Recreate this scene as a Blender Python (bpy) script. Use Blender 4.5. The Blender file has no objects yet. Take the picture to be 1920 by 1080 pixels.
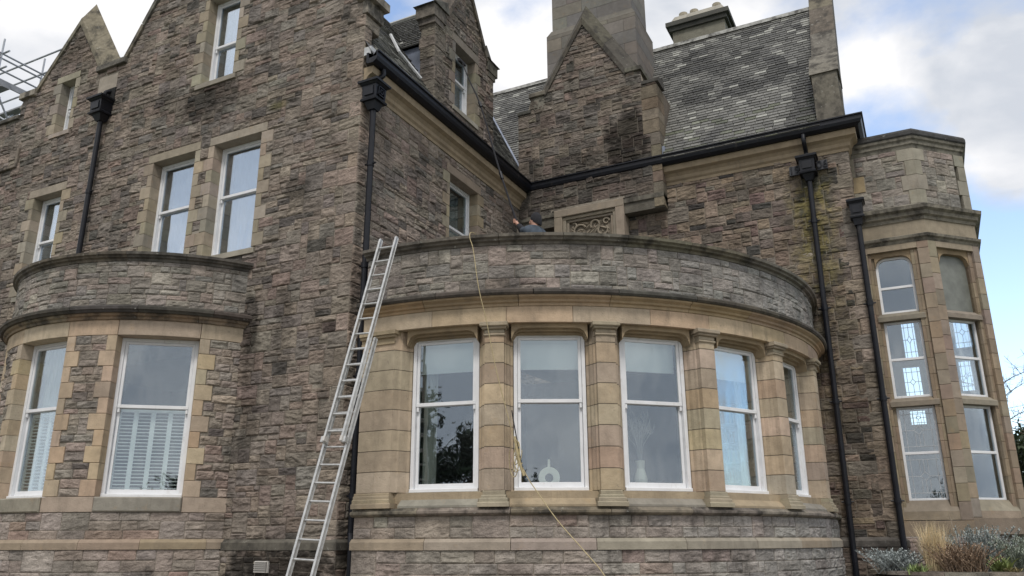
import bpy, math, random
import numpy as np
from mathutils import Vector, Matrix
rad = math.radians
# ------------------------------------------------------------------ camera, sky, sun, exposure
scene = bpy.context.scene
PITCH, YAW, ROLL, FPX = 0.3034045, 0.4663252, -0.0044112, 1523.317
fw = Vector((-math.sin(YAW)*math.cos(PITCH), math.cos(YAW)*math.cos(PITCH), math.sin(PITCH)))
rt0 = Vector((math.cos(YAW), math.sin(YAW), 0)); up0 = rt0.cross(fw)
rt = rt0*math.cos(ROLL) + up0*math.sin(ROLL); up = up0*math.cos(ROLL) - rt0*math.sin(ROLL)
cam_d = bpy.data.cameras.new('camera'); cam = bpy.data.objects.new('camera', cam_d)
scene.collection.objects.link(cam)
m = Matrix((rt, up, -fw)).transposed().to_4x4(); m.translation = (0, 0, 1.6)
cam.matrix_world = m
cam_d.sensor_width = 36; cam_d.lens = 36*FPX/1920; cam_d.clip_end = 2000; cam_d.clip_start = 0.1
scene.camera = cam
scene.render.resolution_x, scene.render.resolution_y = 1024, 576
scene.view_settings.view_transform = 'Standard'; scene.view_settings.look = 'None'
scene.view_settings.gamma = 1; scene.view_settings.use_curve_mapping = False
scene.view_settings.exposure = 0.36
SUN_EL, SUN_AZ = rad(56), rad(158)     # azimuth clockwise from +Y (north)
world = bpy.data.worlds.new('World'); scene.world = world; world.use_nodes = True
nt = world.node_tree; nt.nodes.clear()
def N(nt, t, **kw):
    n = nt.nodes.new(t)
    for k, v in kw.items(): setattr(n, k, v)
    return n
L = nt.links.new
out = N(nt, 'ShaderNodeOutputWorld'); bg = N(nt, 'ShaderNodeBackground'); bg.inputs['Strength'].default_value = 0.12
sky = N(nt, 'ShaderNodeTexSky', sky_type='NISHITA', sun_disc=False, sun_elevation=SUN_EL, sun_rotation=SUN_AZ)
tc = N(nt, 'ShaderNodeTexCoord'); mp = N(nt, 'ShaderNodeMapping'); mp.inputs['Scale'].default_value = (1, 1, 1.5)
mp.inputs['Location'].default_value = (5.3, 2.2, 1.4)
L(tc.outputs['Generated'], mp.inputs['Vector'])
n1 = N(nt, 'ShaderNodeTexNoise'); n1.inputs['Scale'].default_value = 3.0; n1.inputs['Detail'].default_value = 9; n1.inputs['Roughness'].default_value = .52
n2 = N(nt, 'ShaderNodeTexNoise'); n2.inputs['Scale'].default_value = 4.5; n2.inputs['Detail'].default_value = 7; n2.inputs['Distortion'].default_value = .3
L(mp.outputs[0], n1.inputs['Vector']); L(mp.outputs[0], n2.inputs['Vector'])
# cloud cover is thicker towards the west (left) than the north-east
dotn = N(nt, 'ShaderNodeVectorMath', operation='DOT_PRODUCT'); dotn.inputs[1].default_value = (-0.20, -0.90, -0.1)
L(tc.outputs['Generated'], dotn.inputs[0])
cov = N(nt, 'ShaderNodeMath', operation='MULTIPLY_ADD'); cov.inputs[1].default_value = 0.27
L(dotn.outputs['Value'], cov.inputs[0]); L(n1.outputs['Fac'], cov.inputs[2])
cr = N(nt, 'ShaderNodeValToRGB'); cr.color_ramp.elements[0].position = .225; cr.color_ramp.elements[1].position = .335
L(cov.outputs[0], cr.inputs['Fac'])
cc = N(nt, 'ShaderNodeValToRGB')
cc.color_ramp.elements[0].position = .41; cc.color_ramp.elements[0].color = (4.3, 4.55, 5.0, 1)
cc.color_ramp.elements[1].position = .58; cc.color_ramp.elements[1].color = (6.8, 6.75, 6.8, 1)
L(n2.outputs['Fac'], cc.inputs['Fac'])
hs = N(nt, 'ShaderNodeHueSaturation'); hs.inputs['Saturation'].default_value = .92; hs.inputs['Value'].default_value = 1.9
L(sky.outputs[0], hs.inputs['Color'])
mx = N(nt, 'ShaderNodeMix', data_type='RGBA'); L(cr.outputs['Color'], mx.inputs['Factor'])
L(hs.outputs[0], mx.inputs[6]); L(cc.outputs['Color'], mx.inputs[7])
L(mx.outputs[2], bg.inputs['Color']); L(bg.outputs[0], out.inputs['Surface'])
sd = bpy.data.lights.new('sun', 'SUN'); sd.energy = 1.5; sd.angle = rad(12); sd.color = (1, .95, .88)
so = bpy.data.objects.new('sun', sd); scene.collection.objects.link(so)
sdir = Vector((math.sin(SUN_AZ)*math.cos(SUN_EL), math.cos(SUN_AZ)*math.cos(SUN_EL), math.sin(SUN_EL)))
so.rotation_euler = sdir.to_track_quat('Z', 'Y').to_euler(); so.location = (-10, -10, 30)
scene.cycles.max_bounces = 6; scene.cycles.transparent_max_bounces = 12

# ------------------------------------------------------------------ helpers
rng = np.random.default_rng(7); random.seed(7)
TAB = rng.random((256, 256))
def vn(x, y, s=0):
    x = np.asarray(x, float) + s*17.3; y = np.asarray(y, float) + s*9.7
    xi = np.floor(x).astype(int); yi = np.floor(y).astype(int); fx = x-xi; fy = y-yi
    fx = fx*fx*(3-2*fx); fy = fy*fy*(3-2*fy)
    a = TAB[xi & 255, yi & 255]; b = TAB[(xi+1) & 255, yi & 255]; c = TAB[xi & 255, (yi+1) & 255]; d = TAB[(xi+1) & 255, (yi+1) & 255]
    return (a*(1-fx)+b*fx)*(1-fy) + (c*(1-fx)+d*fx)*fy
def fbm(x, y, s=0): return .5*vn(x, y, s)+.3*vn(x*2.1, y*2.1, s+3)+.2*vn(x*4.3, y*4.3, s+5)

class MB:
    def __init__(s): s.v = []; s.q = []; s.c = []; s.n = 0; s.t = []
    def add(s, v, q, col=(.5, .5, .5), tris=None):
        v = np.asarray(v, float).reshape(-1, 3); c = np.asarray(col, float)
        if c.ndim == 1: c = np.tile(c, (len(v), 1))
        s.v.append(v); s.c.append(c)
        if q is not None and len(q): s.q.append(np.asarray(q, int).reshape(-1, 4)+s.n)
        if tris is not None and len(tris): s.t.append(np.asarray(tris, int).reshape(-1, 3)+s.n)
        s.n += len(v)
    def build(s, name, mat, parent=None, smooth=False, local=None):
        me = bpy.data.meshes.new(name)
        if s.n == 0: s.add([[0, 0, 0]], [])
        V = np.concatenate(s.v); C = np.concatenate(s.c)
        Q = np.concatenate(s.q) if s.q else np.zeros((0, 4), int); T = np.concatenate(s.t) if s.t else np.zeros((0, 3), int)
        me.vertices.add(len(V)); me.vertices.foreach_set('co', V.ravel())
        me.loops.add(len(Q)*4+len(T)*3); me.loops.foreach_set('vertex_index', np.concatenate([Q.ravel(), T.ravel()]).astype(np.int32))
        me.polygons.add(len(Q)+len(T))
        me.polygons.foreach_set('loop_start', np.concatenate([np.arange(len(Q))*4, len(Q)*4+np.arange(len(T))*3]).astype(np.int32))
        me.polygons.foreach_set('use_smooth', np.full(len(Q)+len(T), smooth))
        me.update(calc_edges=True); me.validate()
        at = me.color_attributes.new('Col', 'FLOAT_COLOR', 'POINT')
        if len(at.data) == len(C): at.data.foreach_set('color', np.c_[C, np.ones(len(C))].astype(np.float32).ravel())
        me.materials.append(mat)
        o = bpy.data.objects.new(name, me); scene.collection.objects.link(o)
        if parent is not None:
            o.parent = parent
            if local is None: o.matrix_parent_inverse = WI[parent.name]
        WI[o.name] = Matrix.Identity(4)
        return o
WI = {}
def tag(o, label=None, cat=None, group=None, kind=None):
    if label: o['label'] = label
    if cat: o['category'] = cat
    if group: o['group'] = group
    if kind: o['kind'] = kind
    return o
def empty(name, loc, label, cat, group=None):
    o = bpy.data.objects.new(name, None); scene.collection.objects.link(o); o.location = loc; o.empty_display_size = .2
    WI[o.name] = Matrix.Translation(loc).inverted()
    return tag(o, label, cat, group)
def nrm(mb_):
    return mb_

def hexa(mb, P, col):          # P: 8 points, bottom 4 (ccw) then top 4
    mb.add(P, [(0, 3, 2, 1), (4, 5, 6, 7), (0, 1, 5, 4), (1, 2, 6, 5), (2, 3, 7, 6), (3, 0, 4, 7)], col)
def box(mb, lo, hi, col=(.5, .5, .5)):
    x0, y0, z0 = lo; x1, y1, z1 = hi
    hexa(mb, [(x0, y0, z0), (x1, y0, z0), (x1, y1, z0), (x0, y1, z0), (x0, y0, z1), (x1, y0, z1), (x1, y1, z1), (x0, y1, z1)], col)
# maps: u along the wall, z up, d outwards
XB, YA, YC = -7.96, 10.0, 16.5
def MA(u, z, d): return np.stack([u+0*z, YA-d+0*u, z+0*u], -1)
def MBw(u, z, d): return np.stack([XB+d+0*u, u+0*z, z+0*u], -1)
def MCw(u, z, d): return np.stack([u+0*z, YC-d+0*u, z+0*u], -1)
def plane_map(P0, ax):
    ax = np.array(ax, float)/np.hypot(*ax); n = np.array([ax[1], -ax[0]])
    def M(u, z, d):
        u, z, d = np.broadcast_arrays(np.asarray(u, float), np.asarray(z, float), np.asarray(d, float))
        return np.stack([P0[0]+ax[0]*u+n[0]*d, P0[1]+ax[1]*u+n[1]*d, z], -1)
    return M
def circ_map(C, r):
    def M(u, z, d):
        u, z, d = np.broadcast_arrays(np.asarray(u, float), np.asarray(z, float), np.asarray(d, float))
        t = u/r; R = r+d
        return np.stack([C[0]+R*np.sin(t), C[1]-R*np.cos(t), z], -1)
    return M
def A3(u, z, d): return [np.asarray(k, float) for k in np.broadcast_arrays(np.asarray(u, float), np.asarray(z, float), np.asarray(d, float))]
C1 = (-7.28, 15.65); R1 = 5.65; C2 = (-13.0, 11.4); R2 = 3.13
MBay = circ_map(C1, R1); MBow = circ_map(C2, R2)
def lb(mb, M, u0, u1, z0, z1, d0, d1, col=(.5, .5, .5), nu=1, bev=0.0):
    us = np.linspace(u0, u1, nu+1)
    if bev:
        rings = [(us, z0, z1, d0), (us, z0, z1, d1-bev)]
        ui = us.copy(); ui[0] += bev; ui[-1] -= bev
        rings.append((ui, z0+bev, z1-bev, d1))
    else: rings = [(us, z0, z1, d0), (us, z0, z1, d1)]
    V = []
    for (uu, a, b, d) in rings:
        V.append(M(*A3(np.r_[uu, uu[::-1]], np.r_[np.full(nu+1, a), np.full(nu+1, b)], d)))
    V = np.concatenate(V); k = 2*(nu+1); q = []
    for r in range(len(rings)-1):
        for i in range(k):
            j = (i+1) % k; q.append((r*k+i, r*k+j, (r+1)*k+j, (r+1)*k+i))
    for r, rev in ((0, True), (len(rings)-1, False)):
        for i in range(nu):
            f = (r*k+i, r*k+i+1, r*k+k-2-i, r*k+k-1-i); q.append(f[::-1] if rev else f)
    mb.add(V, q, col)
def jit(c, a=.08):
    if a >= .11:
        k = random.random(); c = np.array(c)*((1.01, .955, .92) if k < .25 else (1.03, 1.0, .91) if k < .45 else (.95, .965, .99) if k < .6 else (1, 1, 1))
    return tuple(np.clip(np.array(c)*(1+random.uniform(-a, a))*(1+np.array([random.uniform(-.3, .3)*a for _ in range(3)])), 0, 1))

PAL_WALL = [(.240, .200, .166), (.228, .196, .166), (.252, .204, .170), (.190, .166, .146), (.285, .240, .195), (.125, .112, .100), (.242, .188, .160), (.222, .200, .175)]
PAL_WALL = [tuple(np.array(c)*.94+np.mean(c)*.04) for c in PAL_WALL]
W_WALL = [.24, .22, .15, .14, .05, .07, .07, .06]
PAL_BAY = [(.30, .27, .235), (.275, .25, .22), (.33, .27, .235), (.25, .235, .215), (.33, .30, .26), (.225, .21, .195)]
PAL_BAY = [tuple((np.array(c)*.7+np.array((.27, .245, .215))*.3)*.93) for c in PAL_BAY]
W_BAY = [.28, .22, .14, .16, .12, .08]
PAL_PL = [(.31, .26, .225), (.285, .25, .22), (.325, .265, .228), (.255, .228, .205), (.33, .30, .26), (.31, .225, .185)]
PAL_PL = [tuple(np.array(c)*.72+np.array((.285, .245, .212))*.28) for c in PAL_PL]
W_PL = [.28, .22, .16, .14, .12, .08]
def stain_none(u, z): return np.ones_like(u)
def stone(mb, M, a, b, e, f, R, pal, w, amp=1.0, res=.026, tint=None, top=None, edge=-.02):
    nx = max(2, int((b-a)/res)); nz = max(2, int((f-e)/(res*.62)))
    g = .0055
    ux = np.r_[a+g*.4, np.linspace(a+g, b-g, nx+1), b-g*.4]; zz = np.r_[e+g*.4, np.linspace(e+g, f-g, nz+1), f-g*.4]
    U, Z = np.meshgrid(ux, zz, indexing='ij'); s = int(R.integers(0, 200))
    ed = np.minimum(np.minimum(U-a, b-U)/.022, np.minimum(Z-e, f-Z)/.016).clip(0, 1)
    h = R.uniform(.014, .034)*amp; tl = R.uniform(-.9, .9)
    n_ = fbm(U*5+Z*3*tl, Z*13+U*2.5*tl, s); n_ = np.clip((n_-.28)*2.1, 0, 1); st_ = vn(U*4+1.7*Z, Z*26+U*6*tl, s+2)
    D = .003+ed*(h*(.1+.9*n_)+.010*amp*(np.clip(st_*3-1, 0, 1)-.5)*np.clip(n_*1.6, .2, 1)+.009*amp*1.3*(vn(U*24, Z*30, s+1)-.5)+R.uniform(-.004, .010)*amp)
    D += ed*.012*amp*(.5-(Z-e)/(f-e))*R.uniform(-1, .6)
    D[0, :] = D[-1, :] = edge; D[:, 0] = D[:, -1] = edge
    ZZ = Z
    if top is not None: ZZ = np.minimum(Z, top(U)-.004)
    V = M(U, ZZ, D).reshape(-1, 3)
    n2_ = len(zz); I = np.arange(len(ux)*n2_).reshape(len(ux), n2_)
    q = np.stack([I[:-1, :-1], I[1:, :-1], I[1:, 1:], I[:-1, 1:]], -1).reshape(-1, 4)
    col = np.array(pal[int(R.choice(len(pal), p=w))])*R.uniform(.86, 1.14)*(1+R.uniform(-.025, .025, 3))
    Uf, Zf = U.ravel(), ZZ.ravel(); Cc = np.tile(col, (len(V), 1))*(.82+.36*fbm(Uf*7, Zf*30, s+7))[:, None]
    if tint is not None: Cc = tint(Uf, Zf, Cc)
    mb.add(V, q, Cc)
def quoins(x, y, z0, z1, nx_, MX, MY, side, seed, pal, hr=(.2, .34), ls=(.42, .24), faceY=True):
    """rock-faced corner stones, alternately long on either face; returns (part mesh builder, holes on first wall, holes on second wall)"""
    mbq = MB(); R = np.random.default_rng(seed); w = np.full(len(pal), 1/len(pal)); z = z0; i = 0; h1 = []; h2 = []
    while z < z1-.05:
        h = min(R.uniform(*hr), z1-z)
        if z1-(z+h) < .12: h = z1-z
        la, lq = (ls if i % 2 else ls[::-1]); la *= R.uniform(.8, 1.15); lq *= R.uniform(.8, 1.15); la = min(la, nx_); st = R.bit_generator.state
        prism(mbq, [(x-la, y-.003), (x+.003, y-.003), (x+.003, y+lq), (x-la, y+lq)], z+.004, z+h-.004, (.2, .17, .14))
        stone(mbq, MX, x-la, x+.010, z, z+h, R, pal, w, .8, edge=-.002)
        stone(mbq, MY, y-.010, y+lq, z, z+h, R, pal, w, .8, edge=-.002)
        h1.append((x-la, x+.02, z, z+h)); h2.append((y-.02, y+lq, z, z+h)); z += h; i += 1
    return mbq, h1, h2
def rubble(mb, M, u0, u1, z0, z1, holes=(), top=None, seed=1, pal=PAL_WALL, w=W_WALL, rowh=(.085, .14), cell=.04, tint=None, amp=1.0, mw=(5, 12), res=.026, mort=(.30, .265, .22), hp=(.60, .36, .04)):
    R = np.random.default_rng(seed); w = np.array(w)/sum(w)
    zs = [z0]
    while zs[-1] < z1-.04: zs.append(zs[-1]+R.uniform(*rowh))
    sc = (z1-z0)/(zs[-1]-z0); zs = [z0+(z-z0)*sc for z in zs]
    nr = len(zs)-1; ncol = max(1, int(round((u1-u0)/cell))); cw = (u1-u0)/ncol
    occ = np.zeros((nr, ncol), bool)
    uc = u0+(np.arange(ncol)+.5)*cw; ends = [set() for _ in range(nr)]
    for r in range(nr):
        zc = (zs[r]+zs[r+1])/2
        for h in holes: occ[r] |= (uc > h[0]) & (uc < h[1]) & (zc > h[2]) & (zc < h[3])
        if top is not None: occ[r] |= zs[r] > top(uc)
    off = 0
    for r in range(nr):
        c = 0
        while c < ncol:
            if occ[r, c]: c += 1; continue
            hr = int(R.choice([1, 2, 3], p=list(hp))); wd = int(R.integers(mw[0], mw[1])) + (2 if hr == 3 else 0)
            hr = min(hr, nr-r); wmax = 0
            while c+wmax < ncol and wmax < wd and not occ[r, c+wmax]: wmax += 1
            wd = wmax
            if r > 0 and c+wd < ncol and c+wd in ends[r-1] and c+wd+1 < ncol and not occ[r, c+wd]:
                wd += 1 if (wd < 4 or c+wd-1 in ends[r-1]) else -1
            if c+wd < ncol and not occ[r, c+wd]:
                run = 0
                while c+wd+run < ncol and run < 3 and not occ[r, c+wd+run]: run += 1
                if run < 3: wd += run
            while hr > 1 and occ[r:r+hr, c:c+wd].any(): hr -= 1
            occ[r:r+hr, c:c+wd] = True
            for rr_ in range(r, r+hr): ends[rr_].add(c+wd)
            a, b = u0+c*cw, u0+(c+wd)*cw; e, f = zs[r], zs[r+hr]
            c += wd
            for h in holes:   # trim against dressings
                if b > h[0] and a < h[1] and f > h[2] and e < h[3]:
                    cand = [(b-h[0], 'b'), (h[1]-a, 'a'), (f-h[2], 'f'), (h[3]-e, 'e')]
                    k = min(cand)[1]
                    if k == 'b': b = h[0]
                    elif k == 'a': a = h[1]
                    elif k == 'f': f = h[2]
                    else: e = h[3]
            if b-a < .03 or f-e < .02: continue
            stone(mb, M, a, b, e, f, R, pal, w, amp, res, tint, top)
    backing(mb, M, u0, u1, z0, z1, holes, top, mort)
def backing(mb, M, u0, u1, z0, z1, holes, top, col, d=-.002, step=.14):
    # holes listed as openings must be left open; dressings cover the rest
    us = sorted(set([u0, u1]+[min(max(h[k], u0), u1) for h in holes for k in (0, 1)])); U = []
    for a, b in zip(us[:-1], us[1:]):
        n = max(1, int(math.ceil((b-a)/step))); U += list(np.linspace(a, b, n+1)[:-1])
    U.append(u1)
    zs = sorted(set([z0, z1]+[min(max(h[k], z0), z1) for h in holes for k in (2, 3)]))
    for a, b in zip(U[:-1], U[1:]):
        um = (a+b)/2
        for e, f in zip(zs[:-1], zs[1:]):
            zm = (e+f)/2
            if any(h[0] < um < h[1] and h[2] < zm < h[3] for h in holes): continue
            fa, fb = f, f
            if top is not None:
                fa, fb = min(f, float(top(np.array([a]))[0])), min(f, float(top(np.array([b]))[0]))
                if fa <= e and fb <= e: continue
                fa = max(fa, e+.001); fb = max(fb, e+.001)
            V = M(np.array([a, b, b, a]), np.array([e, e, fb, fa]), np.full(4, d))
            mb.add(V, [(0, 1, 2, 3)], col)
def sweep(mb, path, prof, col, closed_ends=True):
    """profile [(outward, z)] swept along plan path; outward is to the right of the travel direction"""
    P = np.array(path, float); n = len(P); D = np.diff(P, axis=0); D /= np.linalg.norm(D, axis=1)[:, None]
    Nn = np.c_[D[:, 1], -D[:, 0]]; off = np.zeros((n, 2))
    for i in range(n):
        if i == 0: off[i] = Nn[0]
        elif i == n-1: off[i] = Nn[-1]
        else:
            mm = Nn[i-1]+Nn[i]; mm /= np.linalg.norm(mm); off[i] = mm/max(.3, mm@Nn[i])
    k = len(prof); V = []
    for i in range(n):
        for (o, z) in prof: V.append((P[i, 0]+off[i, 0]*o, P[i, 1]+off[i, 1]*o, z))
    q = []
    for i in range(n-1):
        for j in range(k):
            j2 = (j+1) % k; q.append((i*k+j, (i+1)*k+j, (i+1)*k+j2, i*k+j2))
    mb.add(V, q, col)
    if closed_ends:
        for i, rev in ((0, True), (n-1, False)):
            c = np.mean(V[i*k:(i+1)*k], axis=0); t = [(j, (j+1) % k, k) for j in range(k)]
            if rev: t = [a[::-1] for a in t]
            mb.add(np.r_[np.array(V[i*k:(i+1)*k]), [c]], [], col, tris=t)
def arc(C, r, a0, a1, step=2.0):
    n = max(2, int(abs(a1-a0)/step)); t = np.radians(np.linspace(a0, a1, n+1))
    return [(C[0]+r*math.sin(x), C[1]-r*math.cos(x)) for x in t]
def prism(mb, poly, z0, z1, col, shrink=0.0, bev=0.0):
    P = np.array(poly, float); n = len(P); c = P.mean(0)
    rings = [(P, z0+bev if bev else z0), (P, z1-bev if bev else z1)]
    if bev:
        Q = c+(P-c)*(1-bev*2/np.linalg.norm(P-c, axis=1).mean())
        rings = [(Q, z0), (P, z0+bev), (P, z1-bev), (Q, z1)]
    V = []
    for (p, z) in rings: V += [(a, b, z) for a, b in p]
    q = []
    for r in range(len(rings)-1):
        for i in range(n): j = (i+1) % n; q.append((r*n+i, r*n+j, (r+1)*n+j, (r+1)*n+i))
    t = []
    V.append((c[0], c[1], z0)); V.append((c[0], c[1], z1)); b = len(V)
    for i in range(n): j = (i+1) % n; t.append((j, i, b-2)); t.append(((len(rings)-1)*n+i, (len(rings)-1)*n+j, b-1))
    mb.add(V, q, col, tris=t)
def tube(mb, pts, r, col=(.5, .5, .5), ns=8, caps=True):
    P = np.array(pts, float); n = len(P); r = np.broadcast_to(r, (n,)); V = []; prevx = None
    for i in range(n):
        d = P[min(i+1, n-1)]-P[max(i-1, 0)]; d /= (np.linalg.norm(d)+1e-9)
        if prevx is None:
            x = np.cross(d, [0, 0, 1.0]) if abs(d[2]) < .95 else np.cross(d, [1.0, 0, 0])
        else: x = prevx-d*(prevx@d)
        x /= np.linalg.norm(x); y = np.cross(d, x); prevx = x
        for k in range(ns):
            a = 2*math.pi*k/ns; V.append(P[i]+r[i]*(x*math.cos(a)+y*math.sin(a)))
    q = []
    for i in range(n-1):
        for k in range(ns): k2 = (k+1) % ns; q.append((i*ns+k, i*ns+k2, (i+1)*ns+k2, (i+1)*ns+k))
    t = []
    if caps:
        V.append(P[0]); V.append(P[-1]); b = len(V)
        for k in range(ns): k2 = (k+1) % ns; t.append((k2, k, b-2)); t.append(((n-1)*ns+k, (n-1)*ns+k2, b-1))
    mb.add(V, q, col, tris=t)
def smooth_path(pts, n=6):
    P = np.array(pts, float); P = np.vstack([2*P[0]-P[1], P, 2*P[-1]-P[-2]]); o = []
    for i in range(1, len(P)-2):
        for k in range(n):
            t = k/n; a, b, c, d = P[i-1:i+3]
            o.append(.5*((2*b)+(c-a)*t+(2*a-5*b+4*c-d)*t*t+(3*b-a-3*c+d)*t**3))
    o.append(P[-2]); return np.array(o)

# ------------------------------------------------------------------ materials
def mat(name, base=None, attr=False, rough=.8, metal=0, spec=.5, noise=None, bump=None, stain=None, moss=None):
    M_ = bpy.data.materials.new(name); M_.use_nodes = True; t = M_.node_tree; b = t.nodes['Principled BSDF']
    b.inputs['Roughness'].default_value = rough; b.inputs['Metallic'].default_value = metal; b.inputs['Specular IOR Level'].default_value = spec
    co = t.nodes.new('ShaderNodeTexCoord').outputs['Object']; ln = t.links.new
    if attr:
        a = t.nodes.new('ShaderNodeVertexColor'); a.layer_name = 'Col'; c = a.outputs['Color']
    else:
        a = t.nodes.new('ShaderNodeRGB'); a.outputs[0].default_value = (*base, 1); c = a.outputs[0]
    def mixn(scale, lo, hi, c, det=6, sc=(1, 1, 1), w=.5, dist=0):
        mpn = t.nodes.new('ShaderNodeMapping'); mpn.inputs['Scale'].default_value = sc; ln(co, mpn.inputs[0])
        n = t.nodes.new('ShaderNodeTexNoise'); n.inputs['Scale'].default_value = scale; n.inputs['Detail'].default_value = det; n.inputs['Distortion'].default_value = dist
        ln(mpn.outputs[0], n.inputs['Vector'])
        r = t.nodes.new('ShaderNodeMapRange'); r.inputs['From Min'].default_value = .5-w/2; r.inputs['From Max'].default_value = .5+w/2
        r.inputs['To Min'].default_value = lo; r.inputs['To Max'].default_value = hi; ln(n.outputs['Fac'], r.inputs['Value'])
        v = t.nodes.new('ShaderNodeVectorMath'); v.operation = 'SCALE'; ln(c, v.inputs[0]); ln(r.outputs[0], v.inputs['Scale'])
        return v.outputs[0]
    for args in (noise or []): c = mixn(c=c, **args)
    for st in (stain or []):     # blotches of another colour with a shape of their own
        mpn = t.nodes.new('ShaderNodeMapping'); mpn.inputs['Scale'].default_value = st.get('sc', (1, 1, 1)); ln(co, mpn.inputs[0])
        n = t.nodes.new('ShaderNodeTexNoise'); n.inputs['Scale'].default_value = st['scale']; n.inputs['Detail'].default_value = st.get('det', 8); n.inputs['Roughness'].default_value = .65
        ln(mpn.outputs[0], n.inputs['Vector'])
        r = t.nodes.new('ShaderNodeMapRange'); r.inputs['From Min'].default_value = st['t0']; r.inputs['From Max'].default_value = st['t1']
        r.inputs['To Max'].default_value = st.get('k', 1); ln(n.outputs['Fac'], r.inputs['Value'])
        x = t.nodes.new('ShaderNodeMix'); x.data_type = 'RGBA'; ln(r.outputs[0], x.inputs['Factor']); ln(c, x.inputs[6]); x.inputs[7].default_value = (*st['col'], 1)
        c = x.outputs[2]
    ln(c, b.inputs['Base Color'])
    if bump:
        n = t.nodes.new('ShaderNodeTexNoise'); n.inputs['Scale'].default_value = bump[0]; n.inputs['Detail'].default_value = 8; ln(co, n.inputs['Vector'])
        bp = t.nodes.new('ShaderNodeBump'); bp.inputs['Strength'].default_value = bump[1]; bp.inputs['Distance'].default_value = bump[2]
        ln(n.outputs['Fac'], bp.inputs['Height']); ln(bp.outputs[0], b.inputs['Normal'])
    return M_
m_rub = mat('rubble_stone', attr=True, rough=.92, spec=.2, noise=[dict(scale=13, lo=.74, hi=1.22, w=.5, sc=(1, 1, 2.0)), dict(scale=50, lo=.8, hi=1.2, w=.5), dict(scale=2.2, lo=.72, hi=1.22, w=.35, sc=(1, 1, .7), dist=.5)],
            stain=[dict(scale=1.5, t0=.57, t1=.68, col=(.055, .05, .044), k=.7, sc=(1, 1, .55)), dict(scale=14, t0=.66, t1=.70, col=(.36, .35, .31), k=.5)], bump=(45, .9, .014))
m_ash = mat('ashlar_sandstone', attr=True, rough=.88, spec=.25, noise=[dict(scale=9, lo=.86, hi=1.12, w=.5), dict(scale=1.9, lo=.85, hi=1.15, w=.4)],
            stain=[dict(scale=2.1, t0=.60, t1=.78, col=(.15, .13, .11), k=.55, sc=(1, 1, .6)), dict(scale=5, t0=.60, t1=.75, col=(.42, .27, .12), k=.3), dict(scale=7, t0=.55, t1=.72, col=(.17, .145, .115), k=.45, sc=(1, 1, .16)), dict(scale=16, t0=.63, t1=.67, col=(.2, .18, .15), k=.5)], bump=(38, .6, .010))
m_weath = mat('weathered_moulding', attr=True, rough=.92, spec=.2, noise=[dict(scale=12, lo=.75, hi=1.2, w=.5)],
              stain=[dict(scale=3.2, t0=.46, t1=.62, col=(.045, .042, .038), k=.85, sc=(1, 1, .8)), dict(scale=11, t0=.64, t1=.69, col=(.42, .42, .38), k=.7)], bump=(50, .5, .01))
m_slate = mat('roof_slate', attr=True, rough=.55, spec=.5, noise=[dict(scale=30, lo=.7, hi=1.3, w=.5)], stain=[dict(scale=1.0, t0=.54, t1=.66, col=(.028, .028, .032), k=.45, sc=(1, 1, .5)), dict(scale=12, t0=.60, t1=.68, col=(.36, .36, .32), k=.6)], bump=(40, .4, .006))
m_iron = mat('black_painted_iron', base=(.006, .007, .011), rough=.42, spec=.35, noise=[dict(scale=6, lo=.7, hi=1.6, w=.5)], stain=[dict(scale=9, t0=.6, t1=.72, col=(.07, .06, .05), k=.5, sc=(1, 1, .4))], bump=(25, .3, .006))
m_lead = mat('lead_flashing', base=(.22, .25, .32), rough=.5, metal=.3, noise=[dict(scale=3, lo=.6, hi=1.5, w=.5)], bump=(8, .3, .02))
m_flash = mat('pale_flashing', base=(.55, .56, .57), rough=.5, noise=[dict(scale=8, lo=.7, hi=1.2, w=.5)])
m_white = mat('white_window_paint', base=(.80, .81, .83), rough=.45, noise=[dict(scale=5, lo=.9, hi=1.03, w=.5)], stain=[dict(scale=12, t0=.58, t1=.72, col=(.42, .40, .36), k=.4, sc=(1, 1, .5))])
m_alu = mat('ladder_aluminium', base=(.62, .62, .61), rough=.42, metal=.75, noise=[dict(scale=14, lo=.75, hi=1.15, w=.5)])
m_steel = mat('galvanised_tube', base=(.42, .44, .47), rough=.5, metal=.6, noise=[dict(scale=6, lo=.7, hi=1.2, w=.5)])
m_board = mat('scaffold_board', base=(.30, .31, .33), rough=.8, noise=[dict(scale=6, lo=.7, hi=1.2, w=.5)])
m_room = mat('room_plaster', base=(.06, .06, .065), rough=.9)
m_curt = mat('curtain_cloth', base=(.34, .36, .33), rough=.95)
m_net = mat('net_curtain', base=(.62, .66, .74), rough=.95)
m_blind = mat('roller_blind_cloth', base=(.88, .92, .90), rough=.9)
m_shut = mat('shutter_paint', base=(.85, .89, .88), rough=.5)
m_vent = mat('vent_paint', base=(.55, .53, .5), rough=.6)
m_dark = mat('dark_void', base=(.01, .01, .01), rough=1)
m_orn = mat('cream_ceramic', base=(.72, .72, .62), rough=.4)
m_rope = mat('yellow_rope', base=(.40, .33, .19), rough=.9, noise=[dict(scale=60, lo=.7, hi=1.3, w=.5)])
m_cloth_d = mat('dark_cloth', base=(.018, .018, .022), rough=.95, noise=[dict(scale=20, lo=.7, hi=1.4, w=.5)])
m_cloth_g = mat('grey_jacket_cloth', base=(.055, .072, .095), rough=.9, noise=[dict(scale=9, lo=.6, hi=1.5, w=.5)])
m_skin = mat('skin', base=(.48, .27, .20), rough=.6)
m_clay = mat('chimney_clay', base=(.40, .36, .28), rough=.9, noise=[dict(scale=7, lo=.7, hi=1.2, w=.5)])
m_soil = mat('planter_soil', base=(.05, .035, .025), rough=1, bump=(20, .8, .03))
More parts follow.
